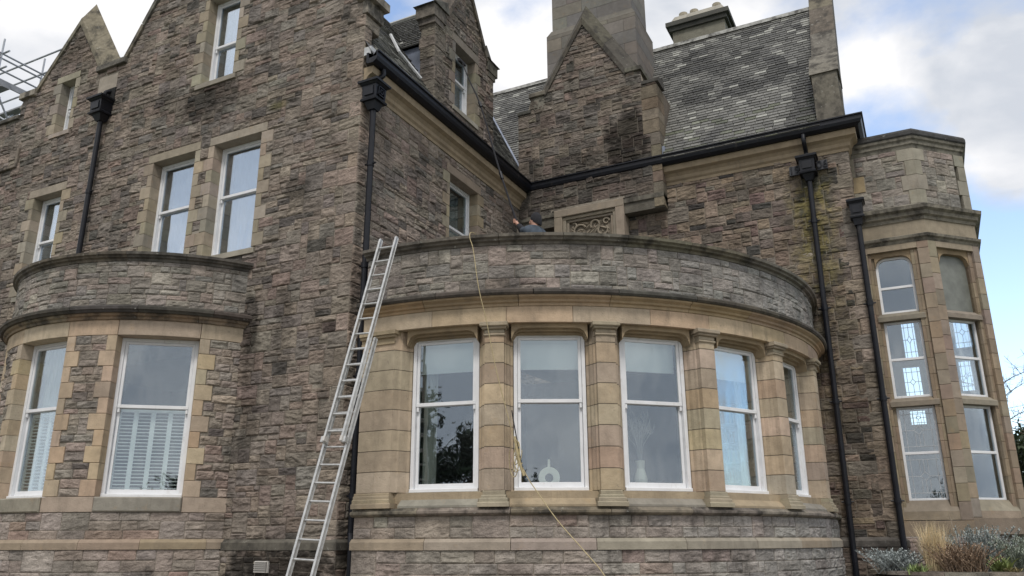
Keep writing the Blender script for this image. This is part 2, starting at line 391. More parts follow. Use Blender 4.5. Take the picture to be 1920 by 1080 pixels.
m_grass = mat('lawn_grass', base=(.05, .075, .022), rough=.95, noise=[dict(scale=1.5, lo=.6, hi=1.4, w=.5), dict(scale=30, lo=.6, hi=1.4, w=.5)], bump=(60, 1, .03))
m_leaf = mat('leaf', attr=True, rough=.7, noise=[dict(scale=5, lo=.7, hi=1.3, w=.5)])
m_bark = mat('bark', base=(.10, .08, .06), rough=.95, noise=[dict(scale=8, lo=.6, hi=1.4, w=.5)], bump=(20, .8, .02))
m_tarfelt = mat('flat_roof_felt', base=(.13, .13, .13), rough=.9)
def glass_mat(name, fac, tint, rip=.02, rough=.01, gcol=(.84, .92, 1)):
    M_ = bpy.data.materials.new(name); M_.use_nodes = True; t = M_.node_tree; t.nodes.clear()
    o = t.nodes.new('ShaderNodeOutputMaterial'); mxs = t.nodes.new('ShaderNodeMixShader'); tr = t.nodes.new('ShaderNodeBsdfTransparent'); g = t.nodes.new('ShaderNodeBsdfGlossy')
    g.inputs['Roughness'].default_value = rough; g.inputs['Color'].default_value = (*gcol, 1); tr.inputs['Color'].default_value = (*tint, 1)
    fr = t.nodes.new('ShaderNodeLayerWeight'); fr.inputs['Blend'].default_value = .25
    ma = t.nodes.new('ShaderNodeMath'); ma.operation = 'MULTIPLY_ADD'; ma.inputs[1].default_value = .35; ma.inputs[2].default_value = fac; ma.use_clamp = True
    t.links.new(fr.outputs['Fresnel'], ma.inputs[0]); t.links.new(ma.outputs[0], mxs.inputs[0])
    t.links.new(tr.outputs[0], mxs.inputs[1]); t.links.new(g.outputs[0], mxs.inputs[2]); t.links.new(mxs.outputs[0], o.inputs[0])
    tcn = t.nodes.new('ShaderNodeTexCoord'); n = t.nodes.new('ShaderNodeTexNoise'); n.inputs['Scale'].default_value = 2.5; n.inputs['Detail'].default_value = 1
    mp_ = t.nodes.new('ShaderNodeMapping'); mp_.inputs['Scale'].default_value = (1.6, 1.6, .7); t.links.new(tcn.outputs['Object'], mp_.inputs[0]); t.links.new(mp_.outputs[0], n.inputs['Vector'])
    bp = t.nodes.new('ShaderNodeBump'); bp.inputs['Strength'].default_value = 1; bp.inputs['Distance'].default_value = rip; t.links.new(n.outputs['Fac'], bp.inputs['Height']); t.links.new(bp.outputs[0], g.inputs['Normal'])
    return M_
m_glass = glass_mat('old_window_glass', .16, (.92, .95, .945), rip=.0025)
m_glass2 = glass_mat('upper_window_glass', .42, (.85, .9, .95), rip=.002)
m_frost = mat('obscured_panel', base=(.17, .18, .16), rough=.5, noise=[dict(scale=6, lo=.7, hi=1.2, w=.5)], spec=.7)
m_daylit = glass_mat('clear_leaded_glass', .02, (.97, .98, 1), rip=.001)

BUFF = (.44, .358, .265); BUFFD = (.395, .328, .255); GREYST = (.31, .28, .235); TOW = (.295, .245, .19); DRESS = (.325, .287, .228)
DARKST = (.12, .11, .095)

# ------------------------------------------------------------------ THE HOUSE
house = empty('stone_house', (XB, YA, 0), 'large brown rubble stone house with bowed bays, steep slate roofs and gables', 'house')

def surround(mb, M, o0, o1, zb, zt, zl, ql=(.12, .27), qr=(.12, .27), col=DRESS, depth=-.25, sill=True, nu=1, proud=.014, zsill=None, lint=True, ext=(.12, .12)):
    """dressed jambs, lintel and sill; returns the rectangles they cover"""
    holes = [(o0, o1, zb, zt)]; z = zb; i = 0
    n = max(2, int(round((zl-zb)/.245))); ch = (zt-zb)/max(2, int(round((zt-zb)/.245)))
    nc = int(round((zt-zb)/ch))
    for i in range(nc):
        a, b = zb+i*ch, zb+(i+1)*ch
        wl = ql[(i+1) % 2]*random.uniform(.92, 1.08); wr = qr[(i+1) % 2]*random.uniform(.92, 1.08)
        if ql[1] > 0:
            lb(mb, M, o0-wl, o0, a+.003, b-.003, depth, proud, jit(col, .14), nu, .006); holes.append((o0-wl, o0+.001, a, b))
        if qr[1] > 0:
            lb(mb, M, o1, o1+wr, a+.003, b-.003, depth, proud, jit(col, .14), nu, .006); holes.append((o1-.001, o1+wr, a, b))
    if lint:
        lb(mb, M, o0-ext[0], o1+ext[1], zt+.003, zl, depth, proud+.004, jit(col, .1), max(nu, 1), .006); holes.append((o0-ext[0], o1+ext[1], zt, zl))
    if sill:
        zs = zb-.13 if zsill is None else zsill
        us = [o0-.1, o1+.1]
        V = M(*A3([us[0], us[1]]*4, [zs, zs, zs, zs, zb-.03, zb-.03, zb, zb], [depth, depth, .045, .045, .045, .045, -.1, -.1]))
        V = np.vstack([V, M(*A3(us, [zb, zb], [depth, depth]))])
        mb.add(V, [(0, 1, 3, 2), (2, 3, 5, 4), (4, 5, 7, 6), (6, 7, 9, 8), (8, 9, 1, 0)], jit(GREYST, .1), tris=[(0, 2, 4), (0, 4, 6), (0, 6, 8), (3, 1, 5), (5, 1, 7), (7, 1, 9)])
        holes.append((o0-.1, o1+.1, zs, zb))
    return holes

def sash(P0, ax, w, z0, z1, zm, glass=None, extras=(), label=None, sm=.045, fr=.055, leads=False):
    """sash window; P0 = left end at the outer frame face, seen from outside; built d<=0 behind that face"""
    M = plane_map(P0, ax); f = MB(); W = (.8, .8, .8)
    lb(f, M, 0, fr, z0, z1, -.12, 0, W, 1, .004); lb(f, M, w-fr, w, z0, z1, -.12, 0, W, 1, .004)
    lb(f, M, fr, w-fr, z1-fr, z1, -.12, -.001, W, 1, .004); lb(f, M, -.0, w, z0-.002, z0+.05, -.12, .03, W, 1, .006)
    # upper sash (front), lower sash (behind)
    a, b = fr+.004, w-fr-.004
    lb(f, M, a, a+sm, zm-.02, z1-fr-.002, -.055, -.018, W, 1, .003); lb(f, M, b-sm, b, zm-.02, z1-fr-.002, -.055, -.018, W, 1, .003)
    lb(f, M, a+sm, b-sm, z1-fr-sm, z1-fr-.003, -.054, -.019, W, 1, .003); lb(f, M, a, b, zm-.025, zm+.028, -.056, -.012, W, 1, .003)
    for q in (a, b-sm): lb(f, M, q+.004, q+sm-.004, zm-.10, zm-.026, -.052, -.02, W, 1, .006)     # horns
    lb(f, M, a, a+sm, z0+.05, zm+.01, -.10, -.062, W, 1, .003); lb(f, M, b-sm, b, z0+.05, zm+.01, -.10, -.062, W, 1, .003)
    lb(f, M, a+sm, b-sm, z0+.052, z0+.125, -.099, -.063, W, 1, .003); lb(f, M, a+sm, b-sm, zm-.03, zm+.012, -.099, -.063, W, 1, .003)
    wo = f.build('window', m_white, house)
    if label: wo['label'] = label
    g = MB(); lb(g, M, a+sm-.005, b-sm+.005, zm+.02, z1-fr-sm+.005, -.040, -.034); lb(g, M, a+sm-.005, b-sm+.005, z0+.12, zm-.02, -.083, -.077)
    g.build('glass', glass or m_glass, wo)
    for kind, args in extras:
        e = MB()
        if kind == 'blind':
            lb(e, M, .07, w-.07, args, z1-.06, -.20, -.19); lb(e, M, .07, w-.07, args-.02, args, -.205, -.185, (.8,)*3); e.build('roller_blind', m_blind, wo)
        elif kind in ('curtain', 'net'):
            for (c0, c1) in args:
                n = max(6, int((c1-c0)/.02)); us = np.linspace(c0, c1, n); dd = -.26+.022*np.sin(us*75)+.012*np.sin(us*31+1)
                V = np.vstack([M(*A3(us, z, dd)) for z in (z0+.02, z1-.03)]); V = np.vstack([V, np.vstack([M(*A3(us, z, dd-.004)) for z in (z0+.02, z1-.03)])])
                q = [(i, i+1, n+i+1, n+i) for i in range(n-1)]+[(2*n+i+1, 2*n+i, 3*n+i, 3*n+i+1) for i in range(n-1)]; e.add(V, q)
            e.build('curtain', m_net if kind == 'net' else m_curt, wo)
        elif kind == 'shutter':
            zt_ = args; x0, x1 = .075, w-.075; npan = 4; pw = (x1-x0)/npan
            for p in range(npan):
                p0, p1 = x0+p*pw, x0+(p+1)*pw
                for s0, s1 in ((p0, p0+.036), (p1-.036, p1)): lb(e, M, s0+.001, s1-.001, z0+.06, zt_, -.165, -.14)
                lb(e, M, p0+.036, p1-.036, z0+.06, z0+.12, -.163, -.142); lb(e, M, p0+.036, p1-.036, zt_-.05, zt_, -.163, -.142)
                zz = z0+.14
                while zz < zt_-.06:
                    V = M(*A3([p0+.036, p1-.036]*4, [zz, zz, zz+.009, zz+.009, zz+.006, zz+.006, zz+.015, zz+.015], [-.175, -.175, -.178, -.178, -.130, -.130, -.133, -.133]))
                    e.add(V, [(0, 1, 5, 4), (2, 6, 7, 3), (0, 2, 3, 1), (4, 5, 7, 6)]); zz += .055
            e.build('shutter', m_shut, wo)
    return wo

# -------- wall A (front gable facade)
w3 = (-11.40, -10.21); w2 = (-13.06, -11.90); w1 = (-16.80, -15.86)
dA = MB(); holesA = []; dA2 = MB(); dA3 = MB(); dA4 = MB(); dA5 = MB()
holesA += surround(dA, MA, *w3, 6.62, 8.89, 9.07, ql=(0, .0), qr=(.13, .28), ext=(.12, .13))
holesA += surround(dA, MA, *w2, 6.62, 8.89, 9.07, ql=(.13, .28), qr=(0, 0), ext=(.15, .12))
# the pier between the pair
ch = (8.89-6.62)/9
for i in range(9):
    a, b = 6.62+i*ch, 6.62+(i+1)*ch; rub = i % 2 == 0
    lb(dA, MA, w2[1], w2[1]+(.15 if rub else .25), a+.003, b-.003, -.25, .014, jit(DRESS, .14), 1, .006)
    lb(dA, MA, w3[0]-(.15 if rub else .245), w3[0], a+.003, b-.003, -.25, .014, jit(DRESS, .14), 1, .006)
    holesA += [(w2[1]-.001, w2[1]+(.15 if rub else .255), a, b), (w3[0]-(.15 if rub else .25), w3[0]+.001, a, b)]
holesA += surround(dA2, MA, *w1, 6.62, 8.88, 9.07, ext=(.18, .13))
gw = (-12.02, -11.14); sw = (-16.55, -16.06)
holesA += surround(dA3, MA, *gw, 10.40, 12.40, 12.6, ext=(.12, .12))
holesA += surround(dA4, MA, *sw, 10.40, 11.69, 11.86, ql=(.14, .26), qr=(.10, .16), ext=(.18, .12))
# niche with the rainwater outlet between the gables
lb(dA5, MA, -15.22, -14.62, 10.72, 11.42, -.2, .012, jit(GREYST), 1, .006); holesA.append((-15.22, -14.62, 10.72, 11.42))
# corner quoins
qA, hA_, holesB = quoins(XB, YA, 0, 11.0, .6, MA, MBw, 1, 5, [(.285, .235, .19), (.25, .21, .175), (.275, .22, .18), (.225, .195, .165)])
qA.build('corner_quoins', m_rub, house); holesA += hA_
for d__ in (dA, dA2, dA3, dA4): d__.build('window_surround', m_ash, house)
dA5.build('niche_stone', m_ash, house)
def topA(u):
    u = np.asarray(u, float)
    r = np.full(u.shape, 11.15)
    r = np.where(u > -17.93, 11.68, r)
    r = np.where(u > -17.47, np.where(u < -16.2, 13.25-1.2*np.abs(u+16.2), 13.25-1.53*np.abs(u+16.2)), r)
    r = np.where(u > -15.0, 11.68, r)
    r = np.where((u > -14.35), 16.6-1.64*np.abs(u+11.37), r)
    r = np.where(u > -8.02, 11.02, r)
    return r
def tintA(U, Z, C):
    f = np.ones_like(U)
    def blob(cx, cz, rx, rz, k, f):
        d = ((U-cx)/rx)**2+((Z-cz)/rz)**2+1.6*(fbm(U*3, Z*3, 4)-.5)+.8*(fbm(U*14, Z*14, 9)-.5)
        return f*np.where(d < 1, 1-k*np.clip((1-d)*2.2, 0, 1), 1)
    f = blob(-9.0, 1.25, 1.3, .42, .82, f); f = blob(-9.9, 4.0, .22, 1.5, .35, f); f = blob(-9.3, 4.8, .25, 1.0, .35, f)
    f = blob(-11.6, 9.9, .9, .45, .55, f); f = blob(-12.6, 10.1, 1.5, .5, .3, f); f = blob(-9.2, 7.6, .35, .25, .5, f); f = blob(-8.3, 4.9, .3, .15, .7, f)
    f = blob(-10.05, 5.2, .2, .6, .6, f); f = blob(-16.0, 12.3, 1.2, .8, .3, f); f = blob(-12.4, 14.2, 3.5, 1.7, .25, f)
    C = C*f[:, None]
    g = np.clip(1-((U+9.85)/.25)**2-((Z-9.35)/.12)**2, 0, 1)[:, None]
    return C*(1-.5*g)+np.array([.16, .15, .03])*.5*g
wA = MB()
bowh = [(-15.55, -10.45, 1.66, 5.9)]
rubble(wA, MA, -20.5, XB, 1.66, 16.7, holesA+[(-15.55, -10.42, 1.6, 6.1)], topA, seed=11, tint=tintA)
MAp = lambda u, z, d: MA(u, z, d+.05)
rubble(wA, MAp, -20.5, XB+.05, 0, 1.5, [(-15.55, -10.42, -1, 2), (-9.36, -9.19, 1.19, 1.33)], None, seed=12, tint=tintA)
wA.build('wall', m_rub, house)
tr = MB()
sweep(tr, [(-10.4, YA), (XB+.0, YA), (XB, YA+.25)], [(-.1, 1.5), (.075, 1.5), (.075, 1.61), (.0, 1.665), (-.1, 1.665)], (.13, .12, .10))
tr.build('belt_course', m_weath, house)
# copings of the gables
cp = MB()
def coping(mb, pts, M, d0, d1, th, col=GREYST, rise=.26):
    P = np.array(pts, float); D = np.diff(P, axis=0); D /= np.linalg.norm(D, axis=1)[:, None]; Nn = np.c_[-D[:, 1], D[:, 0]]
    Nn[Nn[:, 1] < 0] *= -1; off = []
    for i in range(len(P)):
        if i == 0: off.append(Nn[0])
        elif i == len(P)-1: off.append(Nn[-1])
        else: m_ = Nn[i-1]+Nn[i]; m_ /= np.linalg.norm(m_); off.append(m_/max(.35, m_@Nn[i]))
    sec = [(d0, -.05), (d0, .05), (d0-.03, .075), ((d0+d1)/2, .075+rise), (d1, .06), (d1, -.05)]
    for j in range(len(P)-1):
        L_ = np.linalg.norm(P[j+1]-P[j]); k = max(1, int(L_/.8))
        for i in range(k):
            V = []
            for t in (i/k, (i+1)/k-.003):
                p = P[j]*(1-t)+P[j+1]*t; o = off[j]*(1-t)+off[j+1]*t
                for d, h in sec: V.append(M(*A3(p[0]+o[0]*h, p[1]+o[1]*h, d)))
            n = len(sec); q = [(a, (a+1) % n, n+(a+1) % n, n+a) for a in range(n)]
            tt = [(0, a+1, a) for a in range(1, n-1)]+[(n, n+a, n+a+1) for a in range(1, n-1)]
            mb.add(V, q, jit(col, .12), tris=tt)
coping(cp, [(-14.42, 11.70), (-11.37, 16.68), (-8.0, 11.12)], MA, .06, -.45, .16, (.17, .155, .13))
coping(cp, [(-17.5, 11.66), (-16.2, 13.22), (-15.18, 11.66)], MA, .05, -.5, .14, (.25, .23, .18), .30)
lb(cp, MA, -17.98, -17.42, 11.60, 11.76, -.4, .10, jit(GREYST), 1, .01)
lb(cp, MA, -15.3, -14.36, 11.58, 11.72, -.45, .09, jit((.17, .155, .13)), 1, .01)
lb(cp, MA, -20.5, -17.93, 11.12, 11.22, -.4, .07, jit((.17, .155, .13)), 1, .01)
lb(cp, MA, -8.12, XB+.16, 11.0, 11.16, -.5, .10, jit(GREYST), 1, .01)
lb(cp, MA, -8.02, XB+.06, 10.72, 11.0, -.45, .03, jit(GREYST), 1, .01)
cp.build('gable_coping', m_weath, house)

curt = lambda w, a=.22: ('net', [(.05, w*a), (w*(1-a), w-.05)])
sash((w3[0], YA+.20), (1, 0), w3[1]-w3[0], 6.62, 8.89, 7.86, m_glass2, [('net', [(.12, 1.1)])])
sash((w2[0], YA+.20), (1, 0), w2[1]-w2[0], 6.62, 8.89, 7.86, m_glass2, [('net', [(.12, 1.05)])])
sash((w1[0], YA+.20), (1, 0), w1[1]-w1[0], 6.62, 8.88, 7.87, m_glass2, [('net', [(.3, .85)])])
sash((gw[0], YA+.20), (1, 0), gw[1]-gw[0], 10.40, 12.40, 11.33, m_glass2, [('net', [(.25, .8)])])
sash((sw[0], YA+.20), (1, 0), sw[1]-sw[0], 10.40, 11.69, 11.05, m_glass2, [], sm=.035, fr=.045)

hm_ = MB(); lb(hm_, MA, -17.72, -17.64, 9.88, 10.28, -.1, .07, (.2, .17, .14), 1, .01); lb(hm_, MA, -19.4, -17.64, 9.80, 9.88, -.1, .08, (.2, .17, .14), 1, .01); hm_.build('hood_mould', m_weath, house)
# -------- wall B (return) and its cornice
dB = MB(); wb = (13.0, 14.17)
holesB += surround(dB, MBw, *wb, 6.62, 8.83, 9.02, ext=(.13, .12), col=(.33, .28, .21))
dB.build('window_surround', m_ash, house)
wB = MB()
rubble(wB, MBw, YA, YC, 5.0, 9.32, holesB, None, seed=21, pal=[tuple(np.array(c)*1.12) for c in PAL_WALL])
rubble(wB, MBw, YA, 11.2, 0, 5.0, holesB, None, seed=22)
wB.build('wall', m_rub, house)
sash((XB-.20, wb[0]), (0, 1), wb[1]-wb[0], 6.62, 8.83, 7.83, m_glass, [('curtain', [(.05, .45), (.75, 1.1)])])
corn = MB()
PROF_E = [(-.05, 9.20), (.03, 9.20), (.035, 9.26), (.07, 9.30), (.075, 9.37), (.12, 9.43), (.20, 9.47), (.21, 9.60), (-.05, 9.60)]
sweep(corn, [(XB, 10.02), (XB, YC-.02)], PROF_E, (.33, .262, .18))
corn.build('eaves_cornice', m_ash, house)
corn = MB()
sweep(corn, [(-4.40, YC), (-.62, YC), (-.62, 17.6)], PROF_E, (.33, .262, .18))
corn.build('eaves_cornice', m_ash, house)
GUT = [(.16, 9.605), (.27, 9.605), (.335, 9.65), (.355, 9.71), (.355, 9.79), (.385, 9.80), (.385, 9.825), (.335, 9.825), (.335, 9.72), (.18, 9.70), (.16, 9.82), (.12, 9.82), (.12, 9.63)]
gt = MB(); sweep(gt, [(XB, 9.93), (XB, YC), (-.62, YC), (-.62, 17.8)], GUT, (.5, .5, .5)); gt.build('gutter', m_iron, house)

# -------- wall C with the projecting chimney breast
def tintC(U, Z, C):
    d = np.abs(U+1.40+.02*(9-Z)); g = np.clip(1.25-d/(.34+.25*fbm(U*2, Z*1.2, 3)), 0, 1)*np.clip((9.1-Z)/.6, 0, 1)*np.clip((Z-2)/3, .25, 1)*(.35+1.0*fbm(U*6, Z*5, 8))
    g = np.clip(g*1.0*np.clip((Z-4.5)/3, .35, 1), 0, .8)[:, None]
    m1 = np.where(fbm(U*9, Z*7, 2)[:, None] > .5, np.array([[.16, .14, .05]]), np.array([[.07, .07, .045]]))
    C = C*(1-g)+m1*g
    k = np.clip((U+2.2)/1.6, 0, 1)*np.clip((8-Z)/4, 0, 1)      # right-hand strip, darker towards the right and lower down
    C = C*(1-.42*k*(.6+.8*fbm(U*3, Z*2, 5)))[:, None]
    return C
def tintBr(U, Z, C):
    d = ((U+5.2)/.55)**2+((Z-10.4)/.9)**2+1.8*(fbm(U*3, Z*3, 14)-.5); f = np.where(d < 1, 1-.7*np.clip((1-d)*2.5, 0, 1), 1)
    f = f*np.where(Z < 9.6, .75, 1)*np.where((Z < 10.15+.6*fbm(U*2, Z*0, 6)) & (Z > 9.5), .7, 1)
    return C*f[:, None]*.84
wC = MB()
PC = [(.27, .215, .165), (.24, .198, .16), (.285, .222, .175), (.165, .138, .118), (.33, .265, .19), (.085, .078, .072), (.205, .150, .135), (.24, .215, .18)]
PC = [tuple(np.array(c)*.86) for c in PC]
rubble(wC, MCw, -4.44, -.62, 1.66, 9.25, [(-.86, -.62, 0, 9.3)], None, seed=31, pal=PC, tint=tintC)
rubble(wC, MCw, XB, -4.44, 5.0, 8.62, [], None, seed=32, pal=PC, tint=tintC)
rubble(wC, lambda u, z, d: MCw(u, z, d+.06), -2.2, -.62, 0, 1.5, [], None, seed=33, tint=lambda U, Z, C: C*.55)
wC.build('wall', m_rub, house)
qC, _h, _h2 = quoins(-.62, YC, 0, 9.22, .5, MCw, lambda u, z, d: plane_map((-.62, 0), (0, 1))(u, z, d), 1, 6, [(.22, .185, .15), (.19, .165, .14), (.24, .195, .155)])
box(qC, (-1.1, YC+.03, 0), (-.63, 17.7, 9.4), (.25, .2, .15))
qC.build('corner_quoins', m_rub, house)
tr = MB(); sweep(tr, [(-2.3, YC), (-.6, YC), (-.6, YC+.5)], [(-.1, 1.5), (.09, 1.5), (.09, 1.6), (.0, 1.67), (-.1, 1.67)], (.12, .11, .1)); tr.build('belt_course', m_weath, house)
YBR = 16.2
def MBr(u, z, d): return MCw(u, z, d+YC-YBR)
def topBr(u):
    u = np.asarray(u, float); r = np.full(u.shape, 11.72)
    r = np.where((u > -7.62) & (u < -4.76), 12.12, r)
    r = np.where((u > -7.2) & (u < -5.16), 13.88-1.68*np.abs(u+6.17), r)
    return r
wb_ = MB(); hb = [(-7.1, -5.3, 8.0, 9.0)]; qz = 8.64
brq = MB()
while qz < 11.6:
    h = random.uniform(.26, .34); la = .36 if int(qz*7) % 2 else .2
    h = min(h, 11.72-qz)
    prism(brq, [(-4.42-la, YBR-.012), (-4.40, YBR-.012), (-4.40, YBR+.5), (-4.42-la, YBR+.5)], qz+.003, qz+h-.003, jit((.2, .17, .135), .15), bev=.006)
    hb.append((-4.42-la, -4.3, qz, qz+h)); qz += h
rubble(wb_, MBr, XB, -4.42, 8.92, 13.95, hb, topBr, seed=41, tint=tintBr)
lb(wb_, MBr, -5.38, -4.42, 8.62, 8.93, -.3, -.02, (.13, .12, .1)); lb(wb_, MBr, XB, -6.95, 8.62, 8.93, -.3, -.02, (.13, .12, .1))
box(wb_, (-4.66, YBR+.02, 9.6), (-4.415, 17.6, 11.7), (.2, .17, .14))
# solid body behind the gablet
box(wb_, (-7.9, YBR+.05, 9.4), (-4.5, YBR+.75, 11.7), (.2, .17, .14)); box(wb_, (-7.6, YBR+.05, 11.6), (-4.8, YBR+.75, 12.1), (.2, .17, .14))
hexa(wb_, [(-7.2, YBR+.05, 12.0), (-5.16, YBR+.05, 12.0), (-5.16, YBR+.75, 12.0), (-7.2, YBR+.75, 12.0), (-6.20, YBR+.05, 13.85), (-6.14, YBR+.05, 13.85), (-6.14, YBR+.75, 13.85), (-6.20, YBR+.75, 13.85)], (.2, .17, .14))
wb_.build('chimney_breast', m_rub, house); brq.build('corner_quoins', m_rub, house)
cb = MB()   # moulded corbel course left and right of the carved panel
for a, b in ((-5.36, -4.40), (XB, -6.98)):
    cb = MB(); sweep(cb, [(a, YBR), (b, YBR)], [(-.3, 8.62), (-.28, 8.62), (-.24, 8.68), (-.16, 8.72), (-.13, 8.79), (-.05, 8.82), (.02, 8.86), (.03, 8.96), (-.3, 8.96)], (.19, .175, .145)); cb.build('corbel_course', m_weath, house)
bc = MB()
coping(bc, [(-7.24, 12.12), (-6.17, 13.90), (-5.10, 12.12)], MBr, .05, -.60, .13, (.10, .095, .08), .26)
for a, b, zz in ((-7.64, -7.2, 12.12), (-5.14, -4.74, 12.12)): lb(bc, MBr, a, b, zz, zz+.12, -.7, .07, jit((.2, .185, .15)), 1, .012)
for a, b in ((XB, -7.60), (-4.76, -4.36)):
    V = MBr(*A3([a, b, b, a, a, b, b, a], [11.72, 11.72, 11.72, 11.72, 11.80, 11.80, 12.0, 12.0], [.05, .05, -.5, -.5, .05, .05, -.4, -.4])); hexa(bc, V, jit((.10, .095, .085)))
for a, b in ((-7.52, -7.22), (-5.12, -4.86)): lb(bc, MBr, a, b, 11.78, 12.12, -.3, .016, jit((.25, .23, .19)), 1, .01)
bc.build('gable_coping', m_weath, house)
# carved stone panel
cpn = MB(); KP = (.29, .25, .195)
for (u0, u1, z0, z1, d) in ((-7.03, -5.33, 8.80, 8.98, .05), (-7.03, -6.83, 8.0, 8.80, .05), (-5.53, -5.33, 8.0, 8.80, .05)): lb(cpn, MBr, u0, u1, z0, z1, -.3, d, jit(KP), 1, .012)
for (u0, u1, z0, z1, d) in ((-6.83, -5.53, 8.72, 8.80, .0), (-6.83, -6.75, 8.0, 8.72, .0), (-5.61, -5.53, 8.0, 8.72, .0), (-6.75, -5.61, 8.66, 8.72, -.04), (-6.75, -6.69, 8.0, 8.66, -.04), (-5.67, -5.61, 8.0, 8.66, -.04)): lb(cpn, MBr, u0, u1, z0, z1, -.3, d, jit(KP), 1, .012)
lb(cpn, MBr, -6.69, -5.67, 8.0, 8.66, -.3, -.12, jit((.22, .19, .15)))
cpo = cpn.build('carved_panel', m_ash, house)
rl = MB()
def scroll(cx, cz, r0, turns, a0, s, th=.027):
    pts = []
    for i in range(26):
        t = i/25; a = a0+s*turns*2*math.pi*t; r = r0*(1-.82*t)
        pts.append(MBr(*A3(cx+r*math.cos(a), cz+r*math.sin(a), -.10+.02*math.sin(6*t))))
    tube(rl, pts, np.linspace(th, th*.6, 26), KP, 6)
def leafb(cx, cz, ang, ln, wd):
    V = []; q = []
    for i in range(7):
        t = i/6; w_ = wd*math.sin(math.pi*min(1, t*.9+.08))*(1+.25*math.sin(t*18)); 
        for s_, dd in ((-1, -.115), (0, -.07), (1, -.115)):
            x = ln*t; y = s_*w_; V.append(MBr(*A3(cx+x*math.cos(ang)-y*math.sin(ang), cz+x*math.sin(ang)+y*math.cos(ang), dd)))
    for i in range(6):
        for k in range(2): q.append((i*3+k, i*3+3+k, i*3+4+k, i*3+1+k))
    rl.add(V, q, KP)
for (cx, cz, r0, a0, s) in ((-6.45, 8.42, .17, .5, 1), (-6.05, 8.52, .13, 3.6, -1), (-5.86, 8.36, .15, 2.2, 1), (-6.28, 8.2, .16, 4.0, -1), (-5.8, 8.56, .08, 0, 1), (-6.58, 8.56, .08, 2, -1), (-6.0, 8.15, .14, 1, 1)): scroll(cx, cz, r0, 1.35, a0, s)
for (cx, cz, an, ln, wd) in ((-6.6, 8.3, .5, .28, .05), (-6.3, 8.45, .7, .26, .055), (-6.1, 8.3, .9, .26, .05), (-5.95, 8.45, -.4, .24, .045), (-6.2, 8.55, 2.8, .25, .045), (-6.45, 8.2, -.4, .25, .05), (-5.75, 8.25, 1.8, .22, .045), (-6.65, 8.5, -.9, .2, .04), (-6.35, 8.6, -.1, .2, .03), (-5.85, 8.6, 3.3, .2, .04)): leafb(cx, cz, an, ln, wd)
leafb(-6.42, 8.12, .72, .82, .05); leafb(-6.5, 8.2, .55, .5, .045)
rl.build('scroll_relief', m_ash, cpo)

# -------- roofs
KS = 1.6; LS = math.hypot(1, KS)
def slates(mb, org, ax, upd, L_, H_, clip=None, colf=None, seed=3, ex=.118, wmean=.22):
    R = np.random.default_rng(seed); ax = np.array(ax, float); upd = np.array(upd, float); n = np.cross(ax, upd); n /= np.linalg.norm(n); org = np.array(org, float)
    rows = int(H_/ex)
    for r in range(rows):
        x = -R.uniform(0, wmean)
        while x < L_:
            w = wmean*R.uniform(.75, 1.25); a, b = max(0, x+.005), min(L_, x+w-.005); x += w
            if b-a < .02: continue
            s0 = r*ex+R.uniform(-.006, .006); s1 = s0+ex*1.35; mid = org+ax*(a+b)/2+upd*(s0+ex/2)
            if clip is not None and not clip(mid): continue
            t0 = .022+R.uniform(0, .008)
            P = [org+ax*a+upd*s0+n*t0, org+ax*b+upd*s0+n*(t0+R.uniform(-.003, .003)), org+ax*b+upd*s1+n*.004, org+ax*a+upd*s1+n*.004,
                 org+ax*a+upd*s0-n*.01, org+ax*b+upd*s0-n*.01]
            mb.add(P, [(0, 1, 2, 3), (4, 5, 1, 0), (4, 0, 3, 3), (5, 2, 2, 1)][:2], colf(mid, (r*ex)/H_, R), tris=[(4, 0, 3), (1, 5, 2)])
def colC(p, t, R):
    base = np.array([.145, .143, .132])*R.uniform(.65, 1.35)
    f = fbm(p[0]*1.4+3, p[1]*2.5, 2)
    if f+.10*np.exp(-((p[0]+3.6)/1.6)**2)*0 < .44+.12*math.exp(-((p[0]+4.2)/1.5)**2-((t-.75)/.2)**2) and .35 < t < .93: base *= .36
    elif t > .45: base *= .8
    up_ = .045+.3*max(0, t-.72)/.28+(.03 if f > .55 else 0)
    if R.random() < up_*.75: base = np.array([.32, .32, .29])*R.uniform(.6, 1.1)
    if t < .22 and R.random() < .18*(1-t): base = base*.5+np.array([.07, .085, .035])*.6
    if R.random() < .0015: base = np.array([.5, .5, .48])
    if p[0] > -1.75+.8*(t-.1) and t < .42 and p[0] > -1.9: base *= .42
    return base
rf = MB(); ux = np.array([1, 0, 0]); upC = np.array([0, 1, KS])/LS; H_C = (14.5-9.72)/KS*LS
clipC = lambda p: (p[1]-16.15 > -7.66-p[0]-.08) and not (-7.95 < p[0] < -4.45 and p[1] < 16.9)
slates(rf, (-12.0, 16.15, 9.72), ux, upC, 10.95, H_C, clipC, colC, seed=3)
rf.build('roof', m_slate, house)
rb = MB()   # boarding and far slopes
rb.add([(-12, 16.15, 9.70), (-.7, 16.15, 9.70), (-.7, 19.14, 14.48), (-12, 19.14, 14.48)], [(0, 1, 2, 3)], (.08, .08, .08))
rb.add([(-12, 19.14, 14.48), (-.7, 19.14, 14.48), (-.7, 22.1, 9.7), (-12, 22.1, 9.7)], [(0, 1, 2, 3)], (.12, .12, .12))
rb.add([(-7.66, 9.95, 9.70), (-7.66, 20, 9.70), (-9.84, 20, 13.19), (-9.84, 10.35, 13.19)], [(0, 1, 2, 3)], (.1, .1, .1))
rb.add([(-9.84, 10.35, 13.19), (-9.84, 20, 13.19), (-12.9, 20, 13.19), (-12.9, 10.35, 13.19)], [(0, 1, 2, 3)], (.1, .1, .1))
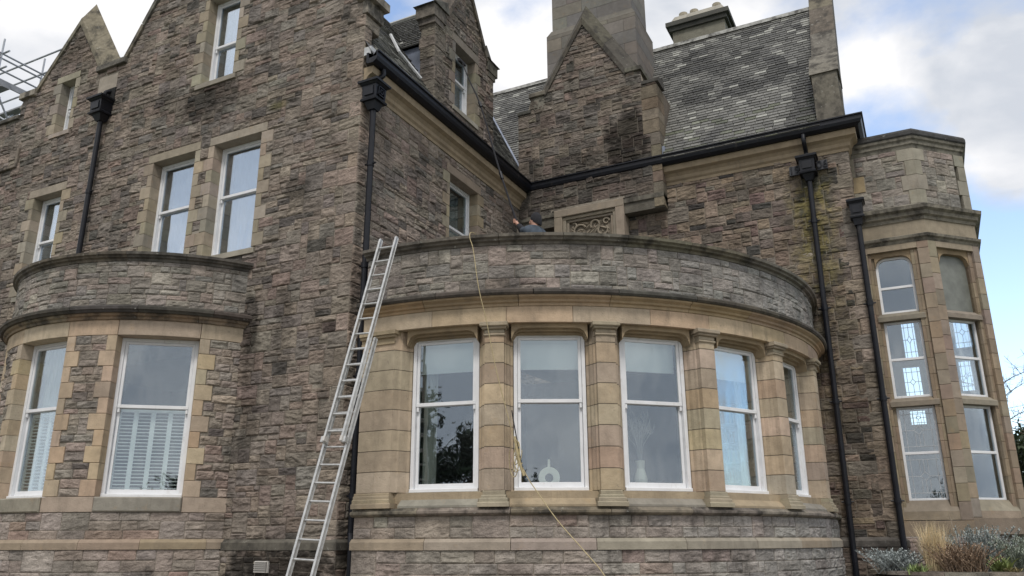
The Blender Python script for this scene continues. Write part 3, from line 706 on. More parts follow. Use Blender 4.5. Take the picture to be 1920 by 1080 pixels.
for (x0, xm, x1, zt_) in ((-17.5, -16.2, -14.9, 12.9),):
    rb.add([(x0, 10.35, 11.2), (xm, 10.35, zt_), (xm, 18, zt_), (x0, 18, 11.2), (x1, 10.35, 11.2), (x1, 18, 11.2)], [(0, 1, 2, 3), (1, 4, 5, 2)], (.1, .1, .1))
rb.add([(-20.5, 10.2, 11.1), (-14, 10.2, 11.1), (-14, 20, 11.1), (-20.5, 20, 11.1)], [(0, 1, 2, 3)], (.08, .08, .08))
rb.build('roof', m_slate, house)
rB = MB(); upB = np.array([-1, 0, KS])/LS
def colB(p, t, R):
    base = np.array([.13, .13, .12])*R.uniform(.6, 1.4)
    if R.random() < .2: base = np.array([.3, .3, .27])*R.uniform(.6, 1.1)
    return base
clipB = lambda p: (p[1]-16.15 < -7.66-p[0]+.05) and not (12.45 < p[1] < 14.7 and p[2] < 12.2-.0*p[0])
slates(rB, (-7.66, 10.32, 9.72), (0, 1, 0), upB, 8.4, 4.1, clipB, colB, seed=5)
rB.build('roof', m_slate, house)
rd = MB(); rdg = [(-12, 19.14), (-1.05, 19.14)]
sweep(rd, rdg, [(-.13, 14.40), (.13, 14.40), (.05, 14.55), (0, 14.57), (-.05, 14.55)], (.35, .35, .33)); rd.build('ridge_tiles', m_weath, house)
fl = MB()
tube(fl, [(-7.66-t, 16.15+t, 9.78+KS*t) for t in (0, .7, 1.4, 2.6)], .035, (.3,)*3, 5)
fl.build('flashing', m_lead, house); fl = MB(); lb(fl, MCw, -4.40, -4.34, 9.72, 10.1, -.9, .22); fl.build('flashing', m_lead, house); fl = MB(); lb(fl, MCw, -7.99, -7.955, 9.75, 10.15, .22, .36)
fl.build('flashing', m_lead, house)
# gable parapet at the right-hand end of roof C
gp = MB()
def GPm(y, dz): return 9.72+KS*(y-16.15)+dz
n_ = 7
for i in range(n_):
    y0 = 16.5+i*.72; y1 = y0+.716; c_ = jit((.16, .15, .125), .12)
    if i < 1: pass
    zA, zB = GPm(y0, .42), GPm(y1, .42)
    hexa(gp, [(-1.12, y0, GPm(y0, -.6)), (-.58, y0, GPm(y0, -.6)), (-.58, y1, GPm(y1, -.6)), (-1.12, y1, GPm(y1, -.6)), (-1.12, y0, zA), (-.58, y0, zA), (-.58, y1, zB), (-1.12, y1, zB)], c_)
box(gp, (-1.10, 16.24, 9.78), (-.60, 16.9, 10.25), (.17, .155, .13)); box(gp, (-1.10, 16.24, 10.25), (-.60, 16.9, 10.95), (.18, .165, .135))
hexa(gp, [(-1.14, 16.2, 10.95), (-.56, 16.2, 10.95), (-.56, 17.1, 10.95), (-1.14, 17.1, 10.95), (-1.14, 16.5, 11.35), (-.56, 16.5, 11.35), (-.56, 17.1, 11.9), (-1.14, 17.1, 11.9)], (.2, .185, .155))
gp.build('gable_coping', m_weath, house)
fl2 = MB(); box(fl2, (-1.16, 16.2, 9.77), (-.52, 16.3, 9.80)); fl2.build('flashing', m_flash, house); fl2 = MB(); box(fl2, (XB-.02, 10.0, 9.84), (XB+.16, 10.34, 10.0)); fl2.build('flashing', m_flash, house); fl2 = MB() 
tube(fl2, [(-8.93, 12.08, 11.86), (-8.47, 11.78, 11.12), (-8.40, 12.0, 10.98), (-8.2, 12.2, 10.66)], .035, (.6,)*3, 6)
fl2.build('flashing', m_flash, house); fl2 = MB()
tube(fl2, [(XB+.0, 10.40, 9.95), (XB-.3, 10.38, 10.5), (XB-.5, 10.37, 10.85)], .02, (.6,)*3, 6)
fl2.build('flashing', m_flash, house)

# -------- dormer gable on roof B
DY0, DY1, DYC = 12.30, 14.87, 13.57
dm = MB(); dd_ = MB(); hd = surround(dd_, MBw, 13.12, 14.0, 10.46, 12.0, 12.2, ql=(.12, .24), qr=(.12, .24), ext=(.14, .14), col=(.22, .20, .165), depth=-.22)
def topD(u): u = np.asarray(u, float); return np.where((u > 12.68) & (u < 14.5), 13.80-1.575*np.abs(u-DYC), 12.22)
MDn = lambda u, z, d: np.stack([u+0*z, DY0-d+0*u, z+0*u], -1)
qD, _hx, hq_ = quoins(XB, DY0, 9.9, 12.16, .40, MDn, MBw, 1, 8, [(.19, .165, .14), (.17, .15, .13), (.21, .18, .15)], ls=(.38, .36))
hd += hq_
rubble(dm, MBw, DY0, DY1, 9.9, 13.85, hd, topD, seed=51, pal=[tuple(np.array(c)*.82) for c in PAL_WALL])
box(dm, (XB-.34, DY0+.02, 9.8), (XB-.04, 13.1, 12.2), (.15, .13, .11)); box(dm, (XB-.34, 14.02, 9.8), (XB-.04, DY1-.02, 12.2), (.15, .13, .11)); 
hexa(dm, [(XB-.34, 12.66, 12.2), (XB-.03, 12.66, 12.2), (XB-.03, 14.48, 12.2), (XB-.34, 14.48, 12.2), (XB-.34, 13.54, 13.7), (XB-.03, 13.54, 13.7), (XB-.03, 13.6, 13.7), (XB-.34, 13.6, 13.7)], (.15, .13, .11))
dmo = dm.build('dormer', m_rub, house); qD.build('dormer_quoins', m_rub, dmo); dd_.build('window_surround', m_ash, dmo)
dc = MB()
coping(dc, [(12.64, 12.32), (DYC, 13.86), (14.52, 12.32)], MBw, .06, -.42, .13, (.15, .14, .115))
# kneeler stones
for (y0, y1, s) in ((12.12, 12.72, -1), (14.46, 15.06, 1)):
    box(dc, (XB-.42, y0+.06, 12.12), (XB+.05, y1-.06, 12.40), jit((.19, .175, .145)))
    hexa(dc, [(XB-.46, y0, 12.40), (XB+.09, y0, 12.40), (XB+.09, y1, 12.40), (XB-.46, y1, 12.40)]+([(XB-.38, y0+.25, 12.62), (XB+.0, y0+.25, 12.62), (XB+.05, y1, 12.72), (XB-.42, y1, 12.72)] if s < 0 else [(XB-.42, y0, 12.72), (XB+.05, y0, 12.72), (XB+.0, y1-.25, 12.5), (XB-.38, y1-.25, 12.5)]), jit((.12, .115, .1)))
    box(dc, (XB-.38, y0+.12, 11.98), (XB+.03, y1-.14, 12.12), jit((.17, .155, .13)))
dc.build('gable_coping', m_weath, dmo)
dr = MB()
uy = np.array([-1, 0, 0]); upd_ = np.array([0, .97, 1.5])/math.hypot(.97, 1.5)
slates(dr, (XB-.38, 12.58, 11.85), (-1, 0, 0), upd_, 2.6, 1.84, lambda p: p[2] > 9.72+KS*(-7.66-p[0])-.05, colB, seed=8)
dr.add([(XB-.36, 12.58, 11.83), (XB-2.9, 12.58, 11.83), (XB-2.9, DYC, 13.36), (XB-.36, DYC, 13.36), (XB-.36, 14.56, 11.83), (XB-2.9, 14.56, 11.83)], [(0, 1, 2, 3), (3, 2, 5, 4)], (.08, .08, .08))
tube(dr, [(XB-.36, DYC, 13.40), (XB-2.6, DYC, 13.40)], .06, (.38, .38, .35), 6)
dr.build('dormer_roof', m_slate, dmo)
ck = MB(); hexa(ck, [(XB-.36, 12.66, 9.9), (XB-1.7, 12.66, 9.9), (XB-1.7, 14.5, 9.9), (XB-.36, 14.5, 9.9), (XB-.36, 12.66, 11.82), (XB-1.7, 12.66, 11.82), (XB-1.7, 14.5, 11.82), (XB-.36, 14.5, 11.82)], (.5,)*3)
box(ck, (XB-.40, 12.52, 11.70), (XB-.33, 12.62, 12.0)); ck.build('lead_cheek', m_lead, dmo)
sash((XB-.20, 13.12), (0, 1), .88, 10.46, 12.0, 11.34, m_glass, [('curtain', [(.05, .3), (.62, .8)])])

# -------- big ashlar chimney and the small one behind the ridge
def ash_block(mb, x0, x1, y0, y1, z0, z1, ch, col, bl=.6):
    z = z0; i = 0
    while z < z1-.02:
        h = min(ch, z1-z); x = x0; o = (i % 2)*bl*.5
        cuts = [x0]+[c for c in np.arange(x0+bl*.5+o, x1-.15, bl)]+[x1]
        for a, b in zip(cuts[:-1], cuts[1:]): box(mb, (a+.004, y0, z+.004), (b-.004, y1, z+h-.004), jit(col, .14))
        z += h; i += 1
    box(mb, (x0+.012, y0+.012, z0), (x1-.012, y1-.012, z1-.01), (.12, .11, .1))
ch_ = MB(); CH = (.195, .183, .168)
ash_block(ch_, -7.50, -5.06, 17.0, 18.5, 11.0, 14.35, .36, CH, .85)
prism(ch_, [(-7.50, 17.0), (-5.06, 17.0), (-5.06, 18.5), (-7.50, 18.5)], 14.35, 14.36, (.2, .18, .15))
hexa(ch_, [(-7.50, 17.0, 14.352), (-5.06, 17.0, 14.352), (-5.06, 18.5, 14.352), (-7.50, 18.5, 14.352), (-7.40, 17.1, 14.56), (-5.16, 17.1, 14.56), (-5.16, 18.4, 14.56), (-7.40, 18.4, 14.56)], (.15, .14, .12))
ash_block(ch_, -7.38, -5.18, 17.12, 18.38, 14.56, 18.2, .36, CH, .85)
box(ch_, (-7.5, 17.0, 18.2), (-5.05, 18.5, 18.45), (.2, .18, .15))
cho = ch_.build('chimney', m_ash, house)
for x in (-7.0, -6.3, -5.6):
    pm = MB(); tube(pm, [(x, 17.75, 18.45), (x, 17.75, 19.1)], .14, (.5,)*3, 10); pm.build('chimney_pot', m_clay, cho)
c2 = MB()
box(c2, (-5.02, 20.6, 14.6), (-3.50, 21.35, 15.98), (.22, .21, .17))
for (e, z0, z1) in ((.05, 14.95, 15.1), (.08, 15.95, 16.08), (.16, 16.08, 16.22)): box(c2, (-5.02-e, 20.6-e, z0), (-3.50+e, 21.35+e, z1), (.10, .10, .09))
hexa(c2, [(-5.1, 20.55, 16.22), (-3.42, 20.55, 16.22), (-3.42, 21.4, 16.22), (-5.1, 21.4, 16.22), (-4.95, 20.7, 16.52), (-3.57, 20.7, 16.52), (-3.57, 21.25, 16.52), (-4.95, 21.25, 16.52)], (.38, .36, .31))
c2o = c2.build('chimney', m_ash, house)
for x in (-4.75, -4.42, -3.75):
    pm = MB(); tube(pm, [(x, 20.97, 16.45), (x, 20.97, 16.62), (x, 20.97, 16.64), (x, 20.97, 16.74), (x, 20.97, 16.745)], [.10, .10, .13, .13, .08], (.5,)*3, 12); pm.build('chimney_pot', m_clay, c2o)

# -------- the great bowed bay in the re-entrant
A0, A1 = -3.5, 98.4
u_of = lambda a: math.radians(a)*R1
def tintBay(U, Z, C):
    k = np.clip((np.degrees(U/R1)-20)/55, 0, 1)
    g = C.mean(1, keepdims=True)
    C = C*(1-.6*k[:, None])+g*np.array([[.98, 1.0, .98]])*.6*k[:, None]
    d = .9+.2*fbm(U*2, Z*4, 3)
    return C*d[:, None]
by = MB()
rubble(by, MBay, u_of(A0), u_of(A1), 5.2, 5.93, [], None, seed=61, pal=PAL_BAY, w=W_BAY, tint=tintBay, amp=.8, rowh=(.075, .13), mw=(4, 12))
by.build('parapet', m_rub, house)
by = MB(); MB3 = circ_map(C1, R1+.0); MBp = lambda u, z, d: MB3(u, z, d+.03)
rubble(by, MBp, u_of(A0), u_of(A1), 1.65, 1.96, [], None, seed=62, pal=PAL_PL, w=W_PL, tint=tintBay, amp=.7, rowh=(.125, .17), mw=(6, 15), hp=(.86, .14, 0))
rubble(by, lambda u, z, d: MB3(u, z, d+.05), u_of(A0), u_of(A1), 0, 1.5, [], None, seed=63, pal=PAL_PL, w=W_PL, tint=tintBay, amp=.8, rowh=(.125, .17), mw=(6, 15), hp=(.86, .14, 0))
by.build('wall', m_rub, house)
def ring(name, prof, a0, a1, col, mt, C=C1, R=R1, parent=house, joints=None):
    mbx = MB()
    if joints:
        a = a0
        while a < a1-.5:
            b = min(a1, a+joints*random.uniform(.85, 1.15))
            if a1-b < joints*.3: b = a1
            sweep(mbx, arc(C, R, a+.03, b-.03, 1.5), prof, jit(col, .12)); a = b
    else: sweep(mbx, arc(C, R, a0, a1, 1.5), prof, col)
    return mbx.build(name, mt, parent)
ring('coping', [(-.33, 5.93), (.02, 5.93), (.03, 5.97), (.08, 5.985), (.09, 6.01), (.13, 6.03), (.135, 6.075), (.05, 6.10), (-.36, 6.12)], A0-.3, A1, (.17, .155, .13), m_weath, joints=11)
ring('cornice', [(-.3, 4.945), (.05, 4.945), (.055, 4.985), (.09, 5.0), (.10, 5.03), (.16, 5.06), (.17, 5.085), (-.3, 5.085)], A0-.2, A1, (.36, .28, .18), m_ash, joints=13)
ring('cornice', [(-.3, 5.087), (.19, 5.087), (.215, 5.115), (.215, 5.155), (.16, 5.19), (-.0, 5.225), (-.3, 5.225)], A0-.2, A1, (.10, .092, .08), m_weath, joints=13)
ring('frieze', [(-.3, 4.70), (.035, 4.70), (.035, 4.942), (-.3, 4.942)], A0, A1, BUFF, m_ash, joints=11)
ring('string_course', [(-.3, 1.955), (.06, 1.955), (.10, 1.975), (.115, 1.99), (.115, 2.02), (.07, 2.04), (.055, 2.065), (-.3, 2.075)], A0-.2, A1, (.23, .205, .165), m_weath, joints=13)
ring('belt_course', [(-.3, 1.5), (.085, 1.5), (.085, 1.605), (.04, 1.652), (-.3, 1.652)], A0-.2, A1, (.315, .275, .22), m_ash, joints=12)
def pol(a, r, C=C1): t = math.radians(a); return (C[0]+r*math.sin(t), C[1]-r*math.cos(t))
WIN = [10.1, 26.9, 43.85, 60.7, 77.7]; HW = 5.75
PIL = [18.65, 35.2, 52.1, 68.8, 85.8]
def pier(name, prof, z0, z1, nc, col, splitL=None):
    mbx = MB(); ch = (z1-z0)/nc
    poly = [pol(a, r) for a, r in prof]
    P = np.array(poly); c = P.mean(0); core = c+(P-c)*.985
    prism(mbx, core, z0, z1, (.13, .11, .08))
    for i in range(nc): prism(mbx, poly, z0+i*ch+.003, z0+(i+1)*ch-.003, jit(col if random.random() > .35 else BUFFD, .13), bev=.005)
    return mbx
for k, pa in enumerate(PIL):
    h = 1.45; wl = WIN[k]+HW; wr = (WIN[k+1]-HW) if k < 4 else pa+6.5
    lr = .0
    prof = [(wl, 5.20), (wl, 5.42), (wl+.35, 5.44), (wl+.45, 5.50), (wl+.75, 5.545), (wl+.85, 5.585), (pa-h, 5.60), (pa-h, 5.685), (pa-h*.3, 5.695), (pa+h*.3, 5.695), (pa+h, 5.685), (pa+h, 5.60)]
    if k < 4: prof += [(wr-.85, 5.585), (wr-.75, 5.545), (wr-.45, 5.50), (wr-.35, 5.44), (wr, 5.42), (wr, 5.20)]
    else: prof += [(wr, 5.60), (wr, 5.20)]
    mbx = pier('p', prof, 2.29, 4.70, 8, BUFF)
    po = mbx.build('bay_pier', m_ash, house)
    capm = MB()
    for (hh, r0, z0, z1) in ((h+.12, 5.715, 4.50, 4.535), (h+.02, 5.70, 4.535, 4.60), (h+.35, 5.745, 4.60, 4.635), (h+.62, 5.775, 4.635, 4.70)):
        sweep(capm, arc(C1, R1, pa-hh, pa+hh, 1), [(-.1, z0), (r0-R1-.012, z0), (r0-R1, z0+.012), (r0-R1, z1-.008), (r0-R1-.008, z1), (-.1, z1)], jit((.33, .28, .21), .05))
    capm.build('capital', m_ash, po)
    bs = MB()
    for (hh, r0, z0, z1) in ((h+.75, 5.775, 2.07, 2.135), (h+.55, 5.75, 2.135, 2.19), (h+.3, 5.725, 2.19, 2.23), (h+.12, 5.71, 2.23, 2.29)):
        sweep(bs, arc(C1, R1, pa-hh, pa+hh, 1), [(-.2, z0), (r0-R1, z0), (r0-R1, z1-.012), (r0-R1-.012, z1), (-.2, z1)], jit((.33, .29, .215), .06))
    bs.build('pier_base', m_ash, po)
sweep_o = MB(); sweep(sweep_o, arc(C1, R1, -3.5, 98, 1.5), [(-.4, 2.05), (-.08, 2.05), (-.08, 2.285), (-.4, 2.285)], (.36, .29, .2)); sweep_o.build('sill_course', m_ash, house)
# left-hand end pier
prof = [(-3.6, 5.2), (-3.6, 5.66), (-1.5, 5.675), (.5, 5.68), (2.6, 5.68), (3.1, 5.60), (3.35, 5.58), (3.75, 5.50), (4.0, 5.44), (4.35, 5.42), (4.35, 5.2)]
mbx = pier('p', prof, 2.29, 4.70, 8, BUFF); po = mbx.build('bay_pier', m_ash, house)
capm = MB()
for (e, r0, z0, z1) in ((.05, 5.70, 4.50, 4.54), (.0, 5.69, 4.54, 4.60), (.25, 5.735, 4.60, 4.64), (.5, 5.765, 4.64, 4.70)):
    sweep(capm, arc(C1, R1, -3.6, 2.6+e, 1), [(-.1, z0), (r0-R1, z0), (r0-R1, z1), (-.1, z1)], jit((.36, .29, .19), .05))
capm.build('capital', m_ash, po)
bs = MB()
for (e, r0, z0, z1) in ((.7, 5.765, 2.07, 2.14), (.4, 5.74, 2.14, 2.2), (.2, 5.72, 2.2, 2.25), (.1, 5.70, 2.25, 2.29)):
    sweep(bs, arc(C1, R1, -3.6, 2.6+e, 1), [(-.2, z0), (r0-R1, z0), (r0-R1, z1-.01), (r0-R1-.01, z1), (-.2, z1)], jit((.36, .30, .21), .06))
bs.build('pier_base', m_ash, po)
# right-hand remainder
mbx = pier('p', [(91.5, 5.2), (91.5, 5.62), (95, 5.62), (98.3, 5.62), (98.3, 5.2)], 2.07, 4.70, 9, BUFFD); mbx.build('bay_pier', m_ash, house)
# heads with rounded corners, sloping sills
hd_ = MB(); sl = MB()
for k, wa in enumerate(WIN):
    a0, a1 = wa-HW-.05, wa+HW+.05
    lastr = None
    for (r, rc, zoff, c_) in ((5.60, .17, .0, (.33, .255, .165)), (5.53, .14, -.035, (.31, .24, .155)), (5.46, .11, -.07, (.29, .225, .145))):
        nn = 22; V = []; q = []; hwm = math.radians(a1-a0)/2*r
        for i in range(nn+1):
            s = -hwm+2*hwm*i/nn; e = hwm-abs(s); zlow = 4.635+zoff
            if e < rc: zlow -= (rc-math.sqrt(max(0, rc*rc-(rc-e)**2)))
            ang = (a0+a1)/2+math.degrees(s/r)
            for rr in (r, r-.10):
                x, y = pol(ang, rr); V += [(x, y, zlow), (x, y, 4.72)]
        for i in range(nn):
            b = i*4; q += [(b, b+4, b+5, b+1), (b, b+2, b+6, b+4), (b+2, b+3, b+7, b+6)]
        hd_.add(V, q, c_)
    # sill
    for (i0, i1) in ((0, 1),):
        ns = 6; V = []; q = []
        for i in range(ns+1):
            ang = a0-.3+(a1-a0+.6)*i/ns
            for (rr, zz) in ((5.25, 2.07), (5.25, 2.315), (5.44, 2.30), (5.67, 2.10), (5.67, 2.07)): x, y = pol(ang, rr); V.append((x, y, zz))
        for i in range(ns):
            for j in range(4): q.append((i*5+j, (i+1)*5+j, (i+1)*5+j+1, i*5+j+1))
        sl.add(V, q, jit((.25, .235, .20) if k in (0, 2, 4) else (.36, .29, .2), .06))
hd_.build('window_head', m_ash, house); sl.build('window_sill', m_ash, house)
for k, wa in enumerate(WIN):
    a0, a1 = wa-HW+.1, wa+HW-.1; p0 = np.array(pol(a0, 5.41)); p1 = np.array(pol(a1, 5.41)); w = np.linalg.norm(p1-p0)
    ex = [('blind', 4.10)] if k < 4 else []
    if k == 0: ex.append(('curtain', [(.08, .30)]))
    if k == 3: ex.append(('curtain', [(w-.26, w-.08)]))
    if k == 4: ex.append(('curtain', [(.08, .5), (.55, w-.08)]))
    sash(p0, p1-p0, w, 2.295, 4.60, 3.58, m_glass, ex)
dk = MB()    # flat roof deck of the bay
pts = [(C1[0], YC)]+arc(C1, R1-.2, A0, A1, 4)
t = [(0, i, i+1) for i in range(1, len(pts)-1)]
dk.add([(x, y, 5.25) for x, y in pts], [], (.1,)*3, tris=t); dk.add([(x, y, 5.0) for x, y in pts], [], (.1,)*3, tris=[a[::-1] for a in t])
pw = arc(C1, R1, A0, A1, 4); sweep(dk, pw, [(-.32, 5.2), (-.1, 5.2), (-.1, 5.94), (-.32, 5.94)], (.1,)*3)
dk.build('flat_roof', m_tarfelt, house)
# rooms behind the windows
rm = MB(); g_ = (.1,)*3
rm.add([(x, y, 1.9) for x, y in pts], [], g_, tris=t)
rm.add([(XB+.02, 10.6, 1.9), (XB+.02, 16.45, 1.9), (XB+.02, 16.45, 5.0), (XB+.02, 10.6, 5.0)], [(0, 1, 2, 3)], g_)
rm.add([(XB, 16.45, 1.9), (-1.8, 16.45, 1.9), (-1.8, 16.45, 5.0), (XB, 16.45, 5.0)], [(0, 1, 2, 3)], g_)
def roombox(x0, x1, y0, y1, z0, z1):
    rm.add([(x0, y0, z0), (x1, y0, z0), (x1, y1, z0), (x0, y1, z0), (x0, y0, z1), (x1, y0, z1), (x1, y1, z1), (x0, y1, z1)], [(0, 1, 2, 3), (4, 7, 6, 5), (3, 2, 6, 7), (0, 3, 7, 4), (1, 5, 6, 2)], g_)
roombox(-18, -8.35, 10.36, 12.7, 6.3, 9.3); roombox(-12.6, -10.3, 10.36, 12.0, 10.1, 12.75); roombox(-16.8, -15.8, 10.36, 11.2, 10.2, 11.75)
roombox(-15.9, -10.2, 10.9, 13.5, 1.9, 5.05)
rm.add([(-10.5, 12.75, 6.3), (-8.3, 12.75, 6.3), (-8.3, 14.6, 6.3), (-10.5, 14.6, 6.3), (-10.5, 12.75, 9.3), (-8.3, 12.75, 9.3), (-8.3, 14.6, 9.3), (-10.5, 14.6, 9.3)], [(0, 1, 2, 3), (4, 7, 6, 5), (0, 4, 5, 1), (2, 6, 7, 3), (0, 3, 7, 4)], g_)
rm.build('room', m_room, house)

# -------- the smaller bow on the front gable
BA0, BA1 = -63.0, 63.5
v_of = lambda a: math.radians(a)*R2
b1, b2, b3 = (-9.5, 11.5), (27.5, 51.0), (-48.5, -27.0)
db = MB(); hB = []
for i_, (a, b) in enumerate((b3, b1, b2)):
    hB += surround(db, MBow, v_of(a), v_of(b), 2.30, 4.86, 4.86, ql=(.15, .27), qr=(.15, .27), col=BUFF, depth=-.2, sill=False, nu=2, lint=False, proud=.02)
for a, b in ((BA0, -48.5), (-48.5, -27), (-27, -9.5), (-9.5, 11.5), (11.5, 27.5), (27.5, 51), (51, BA1)):
    lb(db, MBow, v_of(a)+.004, v_of(b)-.004, 4.863, 5.12, -.24, .02, jit(BUFF, .12), 6, .005)
    isw = (a, b) in (b1, b2, b3)
    lb(db, MBow, v_of(a)+.004, v_of(b)-.004, 2.07, 2.297, -.25, .05 if isw else .022, jit((.27, .25, .21) if isw else BUFFD, .1), 6, .02 if isw else .005)
hB += [(v_of(-64), v_of(64), 2.0, 2.30), (v_of(-64), v_of(64), 4.86, 5.3)]
db.build('window_surround', m_ash, house)
for i_, (a, b) in enumerate(((BA0, -48.5), (-27, -9.5), (11.5, 27.5), (51, BA1))):
    bw = MB(); rubble(bw, MBow, v_of(a), v_of(b), 2.30, 4.86, hB, None, seed=71+10*i_, pal=[tuple(np.array(c)*1.3) for c in PAL_WALL], rowh=(.11, .15), mw=(5, 9), hp=(.9, .1, 0)); bw.build('pier_wall', m_rub, house)
bw = MB()
rubble(bw, MBow, v_of(BA0), v_of(BA1), 5.36, 6.14, [], None, seed=72, pal=[tuple(np.array(c)*1.0) for c in PAL_BAY], w=W_BAY, amp=.8, rowh=(.075, .125), mw=(4, 11))
bw.build('parapet', m_rub, house)
bw = MB(); MBo2 = lambda u, z, d: MBow(u, z, d+.04)
rubble(bw, MBow, v_of(BA0), v_of(BA1), 1.66, 2.07, [], None, seed=73, pal=PAL_PL, w=W_PL, amp=.7, rowh=(.125, .17), mw=(6, 15), hp=(.86, .14, 0))
rubble(bw, MBo2, v_of(BA0), v_of(BA1), 0, 1.52, [], None, seed=74, pal=PAL_PL, w=W_PL, amp=.7, rowh=(.125, .17), mw=(6, 15), hp=(.86, .14, 0))
bw.build('wall', m_rub, house)
RK = dict(C=C2, R=R2)
ring('coping', [(-.32, 6.14), (.02, 6.14), (.03, 6.18), (.07, 6.195), (.08, 6.22), (.115, 6.235), (.12, 6.28), (.04, 6.305), (-.34, 6.32)], BA0-1.5, BA1+1, (.15, .135, .115), m_weath, joints=18, **RK)
ring('cornice', [(-.3, 5.12), (.05, 5.12), (.06, 5.16), (.10, 5.18), (.11, 5.215), (-.3, 5.215)], BA0-1.5, BA1+1, (.25, .20, .14), m_weath, joints=20, **RK)
ring('cornice', [(-.3, 5.217), (.15, 5.217), (.17, 5.25), (.19, 5.26), (.19, 5.305), (.14, 5.34), (0, 5.37), (-.3, 5.37)], BA0-1.5, BA1+1.5, (.09, .083, .072), m_weath, joints=20, **RK)
ring('belt_course', [(-.3, 1.52), (.07, 1.52), (.07, 1.62), (.02, 1.67), (-.3, 1.67)], BA0-1, BA1+1, (.315, .265, .2), m_ash, joints=18, **RK)
for (a, b), ex in ((b3, [('shutter', 3.70)]), (b1, [('shutter', 3.68), ('curtain', [(.07, .5)])]), (b2, [('shutter', 3.70)])):
    p0 = np.array(pol(a, 2.955, C2)); p1 = np.array(pol(b, 2.955, C2)); w = np.linalg.norm(p1-p0)
    sash(p0, p1-p0, w, 2.30, 4.86, 3.73, m_glass, ex)
dk = MB(); pts2 = [(C2[0], YA+.1)]+arc(C2, R2-.25, BA0, BA1, 4); t2 = [(0, i, i+1) for i in range(1, len(pts2)-1)]
dk.add([(x, y, 5.36) for x, y in pts2], [], (.1,)*3, tris=t2); dk.add([(x, y, 5.04) for x, y in pts2], [], (.1,)*3, tris=[a[::-1] for a in t2])
sweep(dk, arc(C2, R2, BA0, BA1, 4), [(-.32, 5.36), (-.1, 5.36), (-.1, 6.15), (-.32, 6.15)], (.1,)*3)
dk.build('flat_roof', m_tarfelt, house)

# -------- the canted stair tower at the right
YT = 16.9; TX0, TX1 = -.66, .56; F2 = 1.28; s2 = math.sqrt(.5)
TP = [(TX0, YT), (TX1, YT), (TX1+F2*s2, YT+F2*s2), (TX1+F2*s2, YT+F2*s2+2.2)]
MT1 = plane_map((0, YT), (1, 0)); MT2 = plane_map((TX1, YT), (1, 1)); MT3 = plane_map(TP[2], (0, 1))
TW = [(2.29, 4.01), (4.18, 5.67), (5.84, 6.98)]
tw = MB()
def face(M, u0, u1, o0, o1, seed):
    R = random.Random(seed)
    # outer rebate from o0..o1 at z 2.1..7.08; jambs in courses
    z = 1.66; i = 0
    while z < 7.18:
        h = min(.30*R.uniform(.9, 1.1), 7.2-z)
        if 7.2-(z+h) < .1: h = 7.2-z
        if z+h <= 2.05:
            lb(tw, M, u0, u1, z+.003, z+h-.003, -.3, 0, jit((.24, .20, .155), .14), 1, .005)
        else:
            for a, b in ((u0, o0), (o1, u1)):
                if b-a > .02: lb(tw, M, a+.001, b-.001, z+.003, z+h-.003, -.3, 0, jit(TOW, .18), 1, .005)
        z += h
    lb(tw, M, o0, o1, 7.08, 7.197, -.3, -.001, jit(TOW, .1)); lb(tw, M, o0, o1, 1.95, 2.10, -.3, -.001, jit(TOW, .1))
    return
face(MT1, TX0, TX1, -.54, .36, 1); face(MT2, 0, F2, .20, 1.12, 2)
def inner(M, o0, o1, f0, f1, arched=True):
    # second order: jambs, transoms, rounded head
    for a, b in ((o0, f0), (f1, o1)):
        z = 2.1
        while z < 7.07:
            h = min(.31, 7.08-z); lb(tw, M, a, (a+b)/2, z+.002, z+h-.002, -.3, -.055, jit((.275, .22, .158), .10), 1, .006)
            lb(tw, M, (a+b)/2 if a == o0 else a, b if a == o0 else (a+b)/2, z+.002, z+h-.002, -.3, -.11, jit((.275, .22, .158), .10), 1, .006)
            if a != o0: lb(tw, M, (a+b)/2, b, z+.002, z+h-.002, -.3, -.055, jit((.275, .22, .158), .10), 1, .006)
            z += h
    for z0, z1 in ((4.01, 4.18), (5.67, 5.84)):
        V = M(*A3([o0+.03, o1-.03]*5, [z0, z0, z0, z0, z0+.09, z0+.09, z1, z1, z1, z1], [-.3, -.3, -.03, -.03, -.03, -.03, -.13, -.13, -.3, -.3]))
        tw.add(V, [(0, 1, 3, 2), (2, 3, 5, 4), (4, 5, 7, 6), (6, 7, 9, 8)], jit((.24, .215, .17), .1), tris=[(0, 2, 4), (0, 4, 6), (0, 6, 8), (3, 1, 5), (5, 1, 7), (7, 1, 9)])
    V = M(*A3([o0, o1]*3, [2.10, 2.10, 2.10, 2.10, 2.30, 2.30], [-.3, -.3, 0, 0, -.14, -.14])); tw.add(V, [(2, 3, 5, 4), (0, 1, 3, 2)], jit((.25, .22, .175)))
    # head: arched
    nn = 18; w_ = f1-f0; V = []; q = []; rc = .20
    for i in range(nn+1):
        s = f0+w_*i/nn; e = min(s-f0, f1-s); zl = 6.985-(rc-math.sqrt(max(0, rc*rc-(rc-min(e, rc))**2)))
        for d in (-.075, -.2): V += list(M(*A3([s, s], [zl, 7.08], d)))
    for i in range(nn): b = i*4; q += [(b, b+4, b+5, b+1), (b, b+2, b+6, b+4)]
    tw.add(V, q, (.29, .22, .14))
    lb(tw, M, o0, f0, 6.985, 7.08, -.3, -.077, (.29, .22, .14)); lb(tw, M, f1, o1, 6.985, 7.08, -.3, -.077, (.29, .22, .14))
inner(MT1, -.54, .36, -.43, .23); inner(MT2, .20, 1.12, .29, 1.03)
lb(tw, MT3, 0, 2.2, 1.66, 7.2, -.3, 0, (.27, .22, .165))
sweep(tw, TP, [(-.3, 7.36), (.0, 7.36), (.0, 7.64), (-.3, 7.64)], (.30, .255, .19))
tw.build('tower_wall', m_ash, house)
tb = MB()
